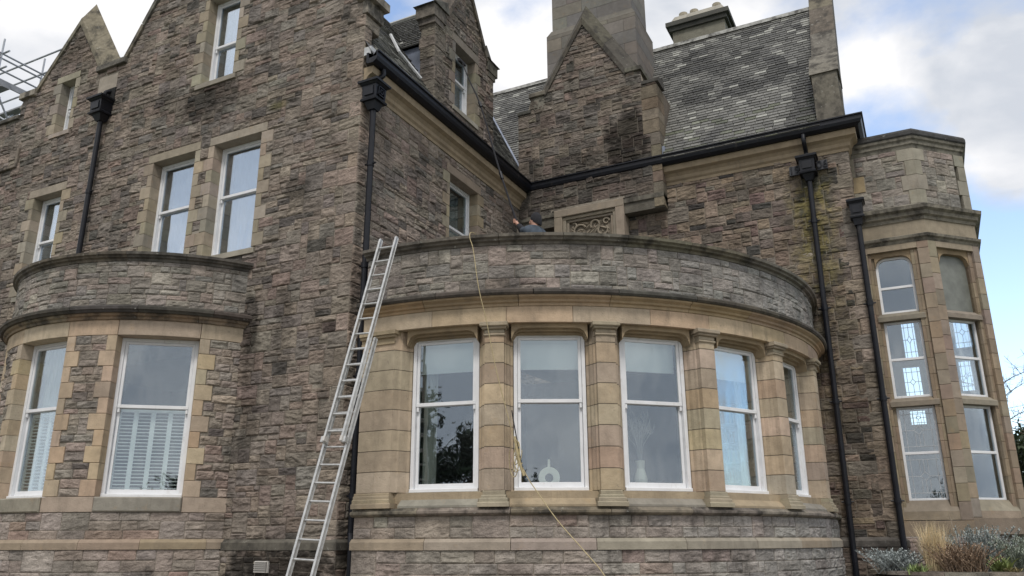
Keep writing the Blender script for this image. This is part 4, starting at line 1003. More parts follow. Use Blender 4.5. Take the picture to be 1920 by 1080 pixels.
rubble(tb, MT1, TX0, TX1, 7.98, 9.18, [(.38, .6, 7.9, 8.28), (.28, .6, 8.28, 8.6), (.38, .6, 8.6, 8.92), (.26, .6, 8.92, 9.2), (TX0-.1, TX0+.12, 7.9, 8.4), (TX0-.1, TX0+.26, 8.4, 8.75), (TX0-.1, TX0+.1, 8.75, 9.2)], None, seed=81, pal=PAL_BAY, w=W_BAY, rowh=(.10, .15), mw=(5, 10), amp=.7)
rubble(tb, MT2, 0, F2, 7.98, 9.18, [(0-.01, .16, 7.9, 8.28), (0-.01, .24, 8.28, 8.6), (0-.01, .16, 8.6, 8.92), (-.01, .26, 8.92, 9.2), (1.02, 1.3, 7.9, 9.2)], None, seed=82, pal=PAL_BAY, w=W_BAY, rowh=(.10, .15), mw=(5, 10), amp=.7)
lb(tb, MT3, 0, 2.2, 7.98, 9.2, -.3, 0, (.25, .23, .2)); tb.build('parapet', m_rub, house)
tb = MB()
rubble(tb, MT1, TX0, TX1, 0, 1.66, [], None, seed=83, pal=PAL_PL, w=W_PL, amp=.7, rowh=(.10, .14)); rubble(tb, MT2, 0, F2, 0, 1.66, [], None, seed=84, pal=PAL_PL, w=W_PL, amp=.7, rowh=(.10, .14))
lb(tb, MT3, 0, 2.2, 0, 1.66, -.3, 0, (.25, .23, .2))
tb.build('plinth', m_rub, house)
tq = MB(); tq2 = MB(); tq3 = MB(); i = 0
for (z0, z1) in ((7.98, 8.28), (8.28, 8.6), (8.6, 8.92), (8.92, 9.18)):
    a, b = ((.18, .16), (.28, .24), (.18, .16), (.30, .26))[i]; c_ = jit((.30, .275, .225), .1)
    lb(tq, MT1, TX1-a, TX1+.004, z0+.003, z1-.003, -.2, .016, c_, 1, .004); lb(tq, MT2, -.004, b, z0+.003, z1-.003, -.2, .016, c_, 1, .004)
    lb(tq2, MT2, 1.04 if i % 2 else 1.1, F2+.01, z0+.003, z1-.003, -.2, .014, jit((.27, .25, .21), .1), 1, .004); i += 1
for a, z0, z1, c_ in ((.12, 7.98, 8.4, (.27, .25, .2)), (.26, 8.4, 8.75, (.36, .28, .17)), (.10, 8.75, 9.18, (.27, .24, .19))): lb(tq3, MT1, TX0, TX0+a, z0+.003, z1-.003, -.2, .014, jit(c_, .05), 1, .004)
tq.build('tower_quoins', m_ash, house); tq2.build('tower_quoins', m_ash, house); tq3.build('tower_quoins', m_ash, house)
tc_ = MB(); GC = (.235, .215, .175)
sweep(tc_, TP, [(-.3, 7.2), (.0, 7.2), (.02, 7.25), (.06, 7.28), (.07, 7.33), (.0, 7.362), (-.3, 7.362)], GC)
sweep(tc_, TP, [(-.3, 7.64), (.02, 7.64), (.03, 7.70), (.08, 7.73), (.09, 7.80), (.15, 7.84), (.16, 7.91), (.05, 7.97), (-.3, 7.985)], GC)
sweep(tc_, TP, [(-.3, 9.18), (.0, 9.18), (.015, 9.25), (.04, 9.27), (.045, 9.34), (.08, 9.37), (.09, 9.42), (.09, 9.425), (-.3, 9.425)], (.22, .205, .17))
tc_.build('tower_cornice', m_weath, house)
tl = MB(); sweep(tl, TP, [(-.4, 9.425), (.10, 9.427), (.115, 9.45), (.115, 9.52), (.09, 9.57), (-.4, 9.58)], (.075, .075, .075)); 
prism(tl, [(TX0, YT+.1), (TX1, YT+.1), (TP[2][0]-.1, TP[2][1]), (TP[3][0]-.1, TP[3][1]), (TX0, TP[3][1])], 9.35, 9.5, (.1,)*3)
tl.build('tower_coping', m_weath, house)
# tower windows with rounded top light and leaded panes
def twin(M, f0, f1, zi, rounded=False, boarded=False, lead=0):
    z0, z1 = zi; zm = (z0+z1)/2-(.0 if z1 < 6 else .05); f = MB(); W = (.8,)*3; th = .045; D0, D1 = -.22, -.17
    if boarded:
        lb(f, M, f0, f1, z0, z1, -.2, -.17); wo = f.build('window', m_frost, house); wo['label'] = 'dull boarded tower light'; return
    if rounded:
        outer = []; inn = []; rc = .19; n = 8
        for (ax_, az, s) in ((f1-rc, z1-rc, 0), (f0+rc, z1-rc, 90)):
            for k in range(n+1):
                a = math.radians(s+90*k/n); outer.append((ax_+rc*math.cos(a), az+rc*math.sin(a))); inn.append((ax_+(rc-th)*math.cos(a), az+(rc-th)*math.sin(a)))
        outer += [(f0, z0), (f1, z0)]; inn += [(f0+th, z0+th), (f1-th, z0+th)]; k = len(outer)
        V = np.vstack([M(*A3([p[0] for p in o], [p[1] for p in o], d)) for o, d in ((outer, D0), (outer, D1), (inn, D1), (inn, D0))])
        q = []
        for r in range(3):
            for i in range(k): j = (i+1) % k; q.append((r*k+i, r*k+j, (r+1)*k+j, (r+1)*k+i))
        f.add(V, q, W)
    else:
        for a, b in ((f0, f0+th), (f1-th, f1)): lb(f, M, a, b, z0, z1, D0, D1, W, 1, .005)
        for a, b in ((z0, z0+th), (z1-th, z1)): lb(f, M, f0+th, f1-th, a, b, D0, D1-.001, W, 1, .005)
    lb(f, M, f0+th, f1-th, zm-.025, zm+.025, D0, D1-.002, W, 1, .005)
    wo = f.build('window', m_white, house)
    g = MB(); lb(g, M, f0+.02, f1-.02, z0+.02, z1-.02 if not rounded else z1-.05, -.20, -.195); g.build('glass', m_glass if lead != 2 else m_daylit, wo)
    if lead:
        e = MB(); r = .005 if lead == 2 else .004
        for (za, zb_) in ((z0+th, zm-.025), (zm+.025, z1-th)):
            w_ = f1-f0-2*th; cx = (f0+f1)/2; cz = (za+zb_)/2; h = zb_-za; a_, b_ = f0+th, f1-th
            xs = [a_+w_*.12, a_+w_*.38, cx, b_-w_*.38, b_-w_*.12]
            seg = [[(x, za), (x, zb_)] for x in (xs[0], xs[4])]+[[(a_, za+h*.12), (b_, za+h*.12)], [(a_, zb_-h*.12), (b_, zb_-h*.12)]]
            seg += [[(cx, za+h*.12), (cx, cz-h*.1)], [(cx, cz+h*.1), (cx, zb_-h*.12)], [(a_, cz), (cx-w_*.14, cz)], [(cx+w_*.14, cz), (b_, cz)]]
            seg += [[(cx-w_*.14, cz), (cx, cz+h*.1)], [(cx, cz+h*.1), (cx+w_*.14, cz)], [(cx+w_*.14, cz), (cx, cz-h*.1)], [(cx, cz-h*.1), (cx-w_*.14, cz)]]
            seg += [[(xs[1], za+h*.12), (xs[1], cz-h*.08)], [(xs[3], za+h*.12), (xs[3], cz-h*.08)], [(xs[1], zb_-h*.12), (xs[1], cz+h*.08)], [(xs[3], zb_-h*.12), (xs[3], cz+h*.08)]]
            for s_ in seg: tube(e, [M(*A3(p[0], p[1], -.193)) for p in s_], r, W, 4, False)
        e.build('leading', m_flash, wo)
twin(MT1, -.43, .23, TW[0], lead=1); twin(MT1, -.43, .23, TW[1], lead=0); twin(MT1, -.43, .23, (5.84, 6.985), rounded=True)
twin(MT2, .29, 1.03, TW[0]); twin(MT2, .29, 1.03, TW[1]); twin(MT2, .29, 1.03, (5.84, 6.985), boarded=True)
# tower room: floor levels, back wall with leaded lights open to the sky behind
tr_ = MB(); YR = 18.9; XR0, XR1 = -1.2, 1.35
lights = [(-.16, .12, 5.28, 6.12), (-.25, .10, 4.46, 5.12), (.82, 1.15, 5.4, 6.1), (.80, 1.05, 4.5, 5.15), (-.24, .08, 3.88, 4.2)]
MR = plane_map((0, YR), (1, 0))
us = sorted(set([XR0, XR1]+[h[k] for h in lights for k in (0, 1)])); zs = sorted(set([1.7, 9.2]+[h[k] for h in lights for k in (2, 3)]))
for a, b in zip(us[:-1], us[1:]):
    for e, f in zip(zs[:-1], zs[1:]):
        if any(h[0] < (a+b)/2 < h[1] and h[2] < (e+f)/2 < h[3] for h in lights): continue
        lb(tr_, MR, a, b, e, f, -.1, 0)
tr_.add([(XR0, YT+.31, 1.7), (XR0, YR, 1.7), (XR0, YR, 9.2), (XR0, YT+.31, 9.2)], [(0, 1, 2, 3)], g_)
tr_.add([(XR0, YT+.31, 1.7), (XR1, YT+.31, 1.7), (XR1, YR, 1.7), (XR0, YR, 1.7)], [(0, 1, 2, 3)], g_)
tr_.build('stair_room', mat('stair_room_plaster', base=(.15, .16, .175), rough=.9), house)
for (a, b, z0, z1) in lights:
    e = MB(); th = .02
    for u0_, u1_ in ((a, a+th), (b-th, b)): lb(e, MR, u0_, u1_, z0, z1, -.06, -.02)
    for e0, e1 in ((z0, z0+th), (z1-th, z1)): lb(e, MR, a+th, b-th, e0, e1, -.06, -.02)
    cx, cz, w_, h_ = (a+b)/2, (z0+z1)/2, b-a, z1-z0
    for s_ in ([(a+w_*.2, z0), (a+w_*.2, z1)], [(b-w_*.2, z0), (b-w_*.2, z1)], [(a, z0+h_*.18), (b, z0+h_*.18)], [(a, z1-h_*.18), (b, z1-h_*.18)], [(a, cz), (cx-w_*.15, cz)], [(cx+w_*.15, cz), (b, cz)], [(cx, z0), (cx, cz-h_*.1)], [(cx, cz+h_*.1), (cx, z1)],
               [(cx-w_*.15, cz), (cx, cz+h_*.1)], [(cx, cz+h_*.1), (cx+w_*.15, cz)], [(cx+w_*.15, cz), (cx, cz-h_*.1)], [(cx, cz-h_*.1), (cx-w_*.15, cz)]):
        tube(e, [MR(*A3(p[0], p[1], -.04)) for p in s_], .006, (.3,)*3, 4, False)
    e.build('leaded_light', m_lead, house)
# rear walls and closure of the house body
rw = MB()
box(rw, (-20.4, 21.8, 0), (-1.3, 22.0, 9.7), (.2, .17, .14)); box(rw, (-20.6, 10.3, 0), (-20.4, 22, 11.1), (.2, .17, .14)); box(rw, (-1.5, 18.95, 0), (-1.3, 22, 9.7), (.2, .17, .14))
rw.add([(-.9, 16.5, 9.7), (-.9, 21.8, 9.7), (-.9, 19.14, 14.4)], [], (.2, .17, .14), tris=[(0, 1, 2)])
rw.build('wall', m_rub, house)

# -------- rainwater goods
def downpipe(x, y, z0, z1, hop, r=.052, tilt=(0, 0), jog=None, hopd=None, outn=(0, -1), gut=None, label=None):
    mbx = MB(); pts = []
    X = lambda z: x+tilt[0]*(z1-z)
    path = [(X(z1), y, z1), (X(z0+.001), y, z0)]
    if jog: path = [(X(z1), y, z1), (X(jog+.12), y, jog+.12), (X(jog)+.09, y-.09, jog-.05), (X(jog)+.09, y-.09, z0)]
    tube(mbx, path, r, (.5,)*3, 12)
    z = z0+.4
    while z < z1-.3:
        jx = .09 if (jog and z < jog) else 0
        if not (jog and abs(z-jog) < .25):
            tube(mbx, [(X(z)+jx, y-jx, z), (X(z)+jx, y-jx, z+.09)], r+.013, (.5,)*3, 12)
            tube(mbx, [(X(z)-.11 if outn[0] == 0 else x, (y if outn[0] == 0 else y-.11), z+.045), (X(z)+.11 if outn[0] == 0 else x, (y if outn[0] == 0 else y+.11), z+.045)], .016, (.5,)*3, 6)
        z += 1.83
    do = mbx.build('downpipe', m_iron, house)
    if hop:
        hm = MB(); cx, cy = X(z1), y; w = hop
        def fr_(z0_, z1_, h0, h1): hexa(hm, [(cx-h0, cy-h0, z0_), (cx+h0, cy-h0, z0_), (cx+h0, cy+h0, z0_), (cx-h0, cy+h0, z0_), (cx-h1, cy-h1, z1_), (cx+h1, cy-h1, z1_), (cx+h1, cy+h1, z1_), (cx-h1, cy+h1, z1_)], (.5,)*3)
        fr_(z1-.02, z1+.12, .07, w*.62); fr_(z1+.12, z1+.15, w*.86, w*.90); fr_(z1+.15, z1+.18, w*.90, w*.78)
        fr_(z1+.18, z1+.42, w*.74, w*.80); fr_(z1+.42, z1+.46, w*.86, w*1.0); fr_(z1+.46, z1+.50, w*1.1, w*1.12); fr_(z1+.50, z1+.515, w*1.02, w*1.0)
        ho = hm.build('hopper_head', m_iron, do)
        # raised panel on the front faces
        pn = MB(); zc0, zc1 = z1+.22, z1+.38
        box(pn, (cx-w*.5, cy-w*.80-.012, zc0), (cx+w*.5, cy-w*.70, zc1), (.5,)*3)
        if label == 'emblem':
            e_ = .055
            for s0, s1 in ((.09, .016), (.045, .016)):
                f0 = cx+w*.80+.008
                for (a0_, a1_, b0_, b1_) in ((-s0, s0, s0-s1, s0), (-s0, s0, -s0, -s0+s1), (-s0, -s0+s1, -s0, s0), (s0-s1, s0, -s0, s0)): box(pn, (f0-.1, cy+a0_, z1+.30+b0_), (f0+.012, cy+a1_, z1+.30+b1_), (.5,)*3)
        pn.build('hopper_panel', m_iron, do)
    if gut:
        o2 = MB(); tube(o2, smooth_path(gut, 5), .045, (.5,)*3, 10); o2.build('gutter_outlet', m_iron, do)
    return do
downpipe(XB+.16, 10.15, 0, 8.80, .19, jog=1.62, label='emblem', gut=[(XB+.26, 10.25, 9.62), (XB+.26, 10.25, 9.5), (XB+.18, 10.18, 9.40), (XB+.17, 10.16, 9.28)])
downpipe(-1.40, YC-.13, 0, 8.66, .19, tilt=(-.004, 0), gut=[(-1.40, 16.2, 9.62), (-1.40, 16.2, 9.45), (-1.40, 16.36, 9.3), (-1.40, 16.37, 9.16)])
downpipe(-14.79, YA-.12, 6.3, 10.22, .22, gut=[(-14.75, 10.2, 10.98), (-14.75, 9.98, 10.96), (-14.77, 9.88, 10.9), (-14.79, 9.88, 10.75)])
downpipe(-.60, YC-.09, 0, 7.55, .15)
nd = MB(); box(nd, (-14.92, YA-.03, 10.75), (-14.60, YA+.06, 11.05), (.01,)*3); nd.build('outlet_niche', m_dark, house)
# year plates beside the hopper on wall C
def text_mesh(body, size, depth):
    cu = bpy.data.curves.new('t', 'FONT'); cu.body = body; cu.size = size; cu.extrude = depth; cu.align_x = 'CENTER'; cu.align_y = 'CENTER'
    ob = bpy.data.objects.new('t', cu); scene.collection.objects.link(ob); dg = bpy.context.evaluated_depsgraph_get(); dg.update()
    me = bpy.data.meshes.new_from_object(ob.evaluated_get(dg)); V = np.array([v.co[:] for v in me.vertices]); F = [list(p.vertices) for p in me.polygons]
    bpy.data.objects.remove(ob); bpy.data.curves.remove(cu); return V, F
for txt, cx, cz in (('19', -1.67, 8.95), ('06', -1.12, 8.97)):
    pl = MB(); box(pl, (cx-.10, YC-.10, cz-.10), (cx+.10, YC-.05, cz+.10), (.5,)*3)
    po = pl.build('year_plate', mat('plate_paint', base=(.035, .037, .045), rough=.5), house)
    V, F = text_mesh(txt, .23, .012); me = bpy.data.meshes.new('numerals'); me.from_pydata([(cx+v[0], YC-.112-v[2]*1.0, cz+v[1]) for v in V], [], F); me.materials.append(m_iron)
    o = bpy.data.objects.new('numerals', me); scene.collection.objects.link(o); o.parent = po
# tie bar from right pipe to the bay
# vents
def vent(M, u, z, w, h):
    v = MB(); lb(v, M, u-w/2, u+w/2, z-h/2, z+h/2, .0, .045)
    n = 6
    for i in range(n): zz = z-h/2+(i+.3)*h/n; lb(v, M, u-w/2+.01, u+w/2-.01, zz, zz+h/n*.45, .044, .072)
    o = v.build('air_vent', m_vent, house)
    s = MB(); lb(s, M, u-w/2+.012, u+w/2-.012, z-h/2+.01, z+h/2-.01, .045, .052); s.build('vent_slots', m_dark, o)
vent(MAp, -9.27, 1.26, .26, .17); vent(lambda u, z, d: MBw(u, z, d), 10.42, 1.84, .20, .17); vent(MBo2, v_of(-1), 1.29, .22, .15)

# ------------------------------------------------------------------ loose things
# extension ladder
T_ = np.array([-7.02, 9.76, 6.05]); F_ = np.array([-7.32, 8.15, 0.0])
lad = empty('extension_ladder', tuple(F_), 'long aluminium extension ladder leaning on the parapet of the bowed bay', 'ladder')
ldir = (T_-F_); LL = np.linalg.norm(ldir); ldir /= LL; lx = np.array([1.0, 0.0, 0.0]); lx -= ldir*(lx@ldir); lx /= np.linalg.norm(lx); ln_ = np.cross(lx, ldir)
def rail(off, s0, s1, nd_):
    mbx = MB(); c = F_+lx*off+ln_*nd_
    a, b = .011, .029
    P = [c+ldir*s+lx*sx*a+ln_*sn*b for s in (s0, s1) for sx, sn in ((-1, -1), (1, -1), (1, 1), (-1, 1))]
    hexa(mbx, P, (.6,)*3)
    # lips of the channel
    for sn in (-1, 1):
        P = [c+ldir*s+lx*sx*.017+ln_*(sn*b+q*.004) for s in (s0+.01, s1-.01) for sx, q in ((-1, -1), (1, -1), (1, 1), (-1, 1))]; hexa(mbx, P, (.6,)*3)
    o = mbx.build('stile', m_alu, lad); 
    en = MB(); 
    P = [c+ldir*s+lx*sx*.019+ln_*sn*.042 for s in (s0-.02, s0+.05) for sx, sn in ((-1, -1), (1, -1), (1, 1), (-1, 1))]; hexa(en, P, (.1,)*3)
    en.build('rubber_foot' if s0 < .1 else 'end_cap', m_iron if s0 < .1 else m_vent, o)
LW, UW = .195, .15
LOW_TOP, UP_BOT = 4.60, 3.02
for s in (-1, 1): rail(s*LW, 0, LOW_TOP, 0)
for s in (-1, 1): rail(s*UW, UP_BOT, LL+.05, .075)
def rung(s, w, nd_):
    mbx = MB(); c = F_+ldir*s+ln_*nd_; tube(mbx, [c-lx*(w-.01), c+lx*(w-.01)], .0155, (.6,)*3, 8); mbx.build('rung', m_alu, lad)
s = .2
while s < LOW_TOP-.05: rung(s, LW, 0); s += .25
s = UP_BOT+.13
while s < LL-.05: rung(s, UW, .075); s += .25
for sgn in (-1, 1):
    mbx = MB(); c = F_+ldir*UP_BOT+lx*sgn*.18+ln_*.05; hexa(mbx, [c+ldir*a+lx*b*.03+ln_*q*.05 for a in (-.03, .05) for b, q in ((-1, -1), (1, -1), (1, 1), (-1, 1))], (.5,)*3); mbx.build('rung_hook', m_alu, lad)

# rope over the parapet
rp = MB()
top = [(-5.75, 10.75, 5.25), (-5.76, 10.45, 6.0), (-5.77, 10.22, 6.14), (-5.77, 10.06, 6.11), (-5.73, 9.98, 5.98), (-5.66, 9.96, 5.78), (-5.53, 9.90, 5.16), (-5.42, 9.95, 4.63), (-5.28, 10.0, 3.89), (-5.07, 10.05, 3.06), (-4.98, 10.08, 2.70), (-4.85, 10.05, 2.45), (-4.70, 10.05, 2.24), (-4.3, 9.80, 1.86), (-3.75, 9.3, 1.5), (-3.28, 8.72, 1.24), (-2.7, 8.0, .75), (-2.3, 7.5, .02), (-1.7, 7.2, .02)]
tube(rp, smooth_path(top, 8), .0065, (.5,)*3, 6)
tag(rp.build('rope', m_rope, None), 'thin yellow rope hanging over the bay parapet and trailing to the ground', 'rope')
kn = MB(); R = random.Random(5)
for k in range(5):
    cx, cz = -5.03+R.uniform(-.03, .05), 2.72+R.uniform(-.12, .12); a0 = R.uniform(0, 6); rr = R.uniform(.05, .12); pts_ = []
    for i in range(15):
        a = a0+i*.47; pts_.append((cx+rr*.55*math.cos(a)+.004*i, 10.03-.02*math.sin(a*1.3), cz+rr*1.5*math.sin(a)-.006*i))
    tube(kn, smooth_path(pts_, 3), .0065, (.5,)*3, 6)
tube(kn, smooth_path([(-5.02, 10.03, 2.98), (-4.98, 10.02, 2.8), (-4.93, 10.02, 2.6), (-4.88, 10.03, 2.45)], 4), .02, (.5,)*3, 6)
tag(kn.build('rope_bundle', m_rope, None), 'tangled knot of yellow rope hanging in front of the second bay window', 'rope')
hs_ = MB(); tube(hs_, smooth_path([(-4.87, 10.02, 2.42), (-4.95, 10.04, 2.75), (-5.04, 10.06, 3.15), (-5.08, 10.07, 3.35)], 4), .008, (.02,)*3, 6)
tag(hs_.build('hose', m_cloth_d, None), 'short dark hose end tied into the rope tangle', 'hose')

# window cleaner's pole
pole_pts = [(-5.72, 11.80, 6.55), (-5.93, 11.9, 7.09), (-6.45, 12.25, 8.35), (-7.1, 12.75, 10.0), (-7.55, 13.05, 10.9), (-7.86, 13.25, 11.55)]
pr = empty('cleaning_pole', (-5.72, 11.80, 6.55), 'long dark water fed cleaning pole reaching up to the dormer window', 'pole')
pp = smooth_path(pole_pts, 8); mbx = MB(); tube(mbx, pp, np.linspace(.021, .011, len(pp)), (.02,)*3, 8); mbx.build('pole_shaft', m_cloth_d, pr)
mbx = MB(); e = pp[-1]; hexa(mbx, [(e[0]-.03, e[1]-.13, e[2]-.03), (e[0]+.03, e[1]-.13, e[2]-.03), (e[0]+.03, e[1]+.13, e[2]-.03), (e[0]-.03, e[1]+.13, e[2]-.03), (e[0]-.05, e[1]-.13, e[2]+.04), (e[0]+.02, e[1]-.13, e[2]+.04), (e[0]+.02, e[1]+.13, e[2]+.04), (e[0]-.05, e[1]+.13, e[2]+.04)], (.1,)*3); mbx.build('brush_head', m_cloth_d, pr)
for tt in (14, 24): mbx = MB(); tube(mbx, [pp[tt], pp[tt+1]], .03, (.1,)*3, 8); mbx.build('clamp', m_iron, pr)

# the person on the flat roof
per = empty('person', (-5.42, 11.72, 5.25), 'person in dark beanie and grey-blue jacket holding the long pole on the bay roof', 'person')
def skin_mesh(verts, edges, radii, root=0, sub=1):
    me = bpy.data.meshes.new('s'); me.from_pydata(verts, edges, []); ob = bpy.data.objects.new('s', me); scene.collection.objects.link(ob)
    sk = ob.modifiers.new('k', 'SKIN'); sk.use_smooth_shade = True
    for i, v in enumerate(me.skin_vertices[0].data):
        v.radius = (radii[i], radii[i]) if not isinstance(radii[i], tuple) else radii[i]; v.use_root = (i == root)
    if sub: sb = ob.modifiers.new('u', 'SUBSURF'); sb.levels = sub; sb.render_levels = sub
    dg = bpy.context.evaluated_depsgraph_get(); dg.update(); m2 = bpy.data.meshes.new_from_object(ob.evaluated_get(dg))
    V = np.array([v.co[:] for v in m2.vertices]); F = [list(p.vertices) for p in m2.polygons]; bpy.data.objects.remove(ob); return V, F
PX, PY, PZ = -5.42, 11.72, 5.25
def W_(p): return (PX+p[0], PY+p[1], PZ+p[2])
# facing -X/+Y (towards the dormer); local x right as seen, z up
J = {'pel': (0, 0, .92), 'wai': (0, .0, 1.10), 'che': (-.02, .0, 1.30), 'nek': (-.03, .0, 1.47), 'hed': (-.05, .02, 1.58), 'top': (-.04, .02, 1.68),
     'sl': (-.10, -.15, 1.40), 'el': (-.24, -.02, 1.44), 'wl': (-.43, .12, 1.66), 'hl': (-.48, .16, 1.72),
     'sr': (.02, .17, 1.40), 'er': (-.15, .22, 1.22), 'wr': (-.30, .14, 1.33), 'hr': (-.36, .12, 1.36),
     'hipl': (.0, -.09, .88), 'kl': (-.03, -.11, .48), 'al': (.02, -.12, .09), 'tl': (-.14, -.13, .04),
     'hipr': (.0, .09, .88), 'kr': (-.03, .12, .48), 'ar': (.03, .13, .09), 'tor': (-.13, .14, .04)}
def skel(keys, edges, rr, root=0, sub=2):
    return skin_mesh([W_(J[k]) for k in keys], [(keys.index(a), keys.index(b)) for a, b in edges], rr, root, sub)
keys = ['pel', 'wai', 'che', 'nek', 'hed', 'top', 'sl', 'el', 'wl', 'hl', 'sr', 'er', 'wr', 'hr', 'hipl', 'kl', 'al', 'tl', 'hipr', 'kr', 'ar', 'tor']
ed = [('pel', 'wai'), ('wai', 'che'), ('che', 'nek'), ('nek', 'hed'), ('hed', 'top'), ('che', 'sl'), ('sl', 'el'), ('el', 'wl'), ('wl', 'hl'), ('che', 'sr'), ('sr', 'er'), ('er', 'wr'), ('wr', 'hr'), ('pel', 'hipl'), ('hipl', 'kl'), ('kl', 'al'), ('al', 'tl'), ('pel', 'hipr'), ('hipr', 'kr'), ('kr', 'ar'), ('ar', 'tor')]
rr = [.12, .11, .12, .055, .095, .075, .065, .042, .030, .036, .065, .042, .030, .036, .085, .058, .042, .035, .085, .058, .042, .035]
body = MB()
def addf(mb, V, F):
    q = [f for f in F if len(f) == 4]; t = [f for f in F if len(f) == 3]; mb.add(V, q, (.5,)*3, tris=t)
addf(body, *skel(keys, ed, rr))
# face: nose, brow, chin, ear on the head (face turned to -X)
hc = np.array(W_((-.05, .02, 1.60)))
def blob_(mb, c, r, n=8):
    V = []; q = []
    for i in range(n+1):
        th = math.pi*i/n
        for j in range(n*2): ph = math.pi*j/n; V.append((c[0]+r[0]*math.sin(th)*math.cos(ph), c[1]+r[1]*math.sin(th)*math.sin(ph), c[2]+r[2]*math.cos(th)))
    for i in range(n):
        for j in range(n*2): j2 = (j+1) % (n*2); q.append((i*n*2+j, (i+1)*n*2+j, (i+1)*n*2+j2, i*n*2+j2))
    mb.add(V, q)
blob_(body, hc, (.085, .072, .115)); blob_(body, hc+(-.088, 0, -.01), (.018, .012, .024)); blob_(body, hc+(-.07, 0, -.085), (.025, .03, .022)); blob_(body, hc+(-.078, 0, -.052), (.014, .024, .008)); blob_(body, hc+(.0, -.074, -.01), (.02, .012, .03))
# fingers of both hands wrapped round the pole
for hk, s in (('hl', 1), ('hr', -1)):
    h = np.array(W_(J[hk])); blob_(body, h, (.036, .028, .045))
    for k in range(4):
        z = .03-.02*k; L_ = (.9, 1.0, .95, .8)[k]
        tube(body, [h+(.01, -.028, z), h+(-.022, -.042, z+.004), h+(-.045*L_, -.02, z+.006), h+(-.04*L_, .012, z+.004), h+(-.018, .024*L_, z)], [.010, .010, .009, .008, .007], (.5,)*3, 6)
    tube(body, [h+(.012, .01, .0), h+(-.01, .036, .022), h+(-.034, .034, .04)], [.012, .011, .009], (.5,)*3, 6)
body.build('body', m_skin, per, smooth=True)
jk = MB(); k2 = ['pel', 'wai', 'che', 'nek', 'sl', 'el', 'wm', 'sr', 'er', 'wm2']
J['wm'] = tuple(np.array(J['el'])*.15+np.array(J['wl'])*.85); J['wm2'] = tuple(np.array(J['er'])*.15+np.array(J['wr'])*.85)
addf(jk, *skel(k2, [('pel', 'wai'), ('wai', 'che'), ('che', 'nek'), ('che', 'sl'), ('sl', 'el'), ('el', 'wm'), ('che', 'sr'), ('sr', 'er'), ('er', 'wm2')], [.15, .145, .155, .085, .095, .062, .047, .095, .062, .047]))
jk.build('jacket', m_cloth_g, per, smooth=True)
hdk = MB(); addf(hdk, *skin_mesh([W_(J['el']), W_(J['wm'])], [(0, 1)], [.066, .050], 0, 2)); hdk.build('dark_sleeve', m_cloth_d, per, smooth=True)
trs = MB(); addf(trs, *skel(['pel', 'hipl', 'kl', 'al', 'hipr', 'kr', 'ar'], [('pel', 'hipl'), ('hipl', 'kl'), ('kl', 'al'), ('pel', 'hipr'), ('hipr', 'kr'), ('kr', 'ar')], [.145, .10, .075, .065, .10, .075, .065])); trs.build('trousers', m_cloth_d, per, smooth=True)
bn = MB(); n = 10; V = []; q = []
for i in range(n+1):
    th = math.pi*.66*i/n
    for j in range(20): ph = math.pi*j/10; V.append((hc[0]+.022+(.108 if i < n-1 else .112)*math.sin(th)*math.cos(ph)*(1 if math.cos(ph) > 0 else .86), hc[1]+.095*math.sin(th)*math.sin(ph), hc[2]+.02+.14*math.cos(th)+(-.05*math.cos(ph) if i > n-4 else 0)*(i/n)))
for i in range(n):
    for j in range(20): j2 = (j+1) % 20; q.append((i*20+j, (i+1)*20+j, (i+1)*20+j2, i*20+j2))
bn.add(V, q); bn.build('beanie', m_cloth_d, per, smooth=True)
bt = MB(); 
for s in (('al', 'tl'), ('ar', 'tor')):
    a, b = np.array(W_(J[s[0]])), np.array(W_(J[s[1]])); blob_(bt, (a+b)/2+(0, 0, -.01), (.14, .055, .05)); blob_(bt, a+(0, 0, .03), (.06, .055, .10))
bt.build('boots', m_cloth_d, per, smooth=True)

# ornaments behind the bay windows
def ring_orn(ang, dx, label, s=1.0):
    c = np.array(pol(ang, 5.12)); t_ = math.radians(ang); ax = np.array([math.cos(t_), math.sin(t_), 0])
    e = empty('ring_ornament', (c[0], c[1], 2.34), label, 'ornament', 'ring ornaments on the bay sill'); c3 = np.array([c[0], c[1], 2.34])+ax*dx
    mbx = MB(); rO, rI, th = .155*s, .062*s, .03; n = 28; V = []; q = []; nv = np.array([ax[1], -ax[0], 0])
    for i in range(n):
        a = 2*math.pi*i/n
        for rr_, d in ((rO, -th), (rO, th), (rI, th), (rI, -th)): V.append(c3+ax*rr_*math.cos(a)+np.array([0, 0, rO+rr_*math.sin(a)])+nv*d)
    for i in range(n):
        j = (i+1) % n
        for k in range(4): k2_ = (k+1) % 4; q.append((i*4+k, j*4+k, j*4+k2_, i*4+k2_))
    mbx.add(V, q); mbx.build('ring', m_orn, e)
    mbx = MB(); tube(mbx, [c3+np.array([0, 0, rO*2-.01]), c3+np.array([0, 0, rO*2+.11*s])], [.022, .017], (.5,)*3, 8); mbx.build('neck', m_orn, e)
ring_orn(26.9, -.02, 'cream ring shaped ornament standing in the second bay window'); ring_orn(57.2, .0, 'cream ring shaped ornament behind the fourth bay window, at its left corner', .95)
va = empty('branch_vase', (*pol(43.6, 4.85), 1.9), 'pale vase of fine white branches behind the third bay window', 'vase')
mbx = MB(); c = pol(43.6, 4.85); tube(mbx, [(c[0], c[1], 2.3), (c[0], c[1], 2.5), (c[0], c[1], 2.66), (c[0], c[1], 2.78)], [.07, .10, .06, .075], (.5,)*3, 12); mbx.build('vase', m_orn, va)
mbx = MB(); R = random.Random(3)
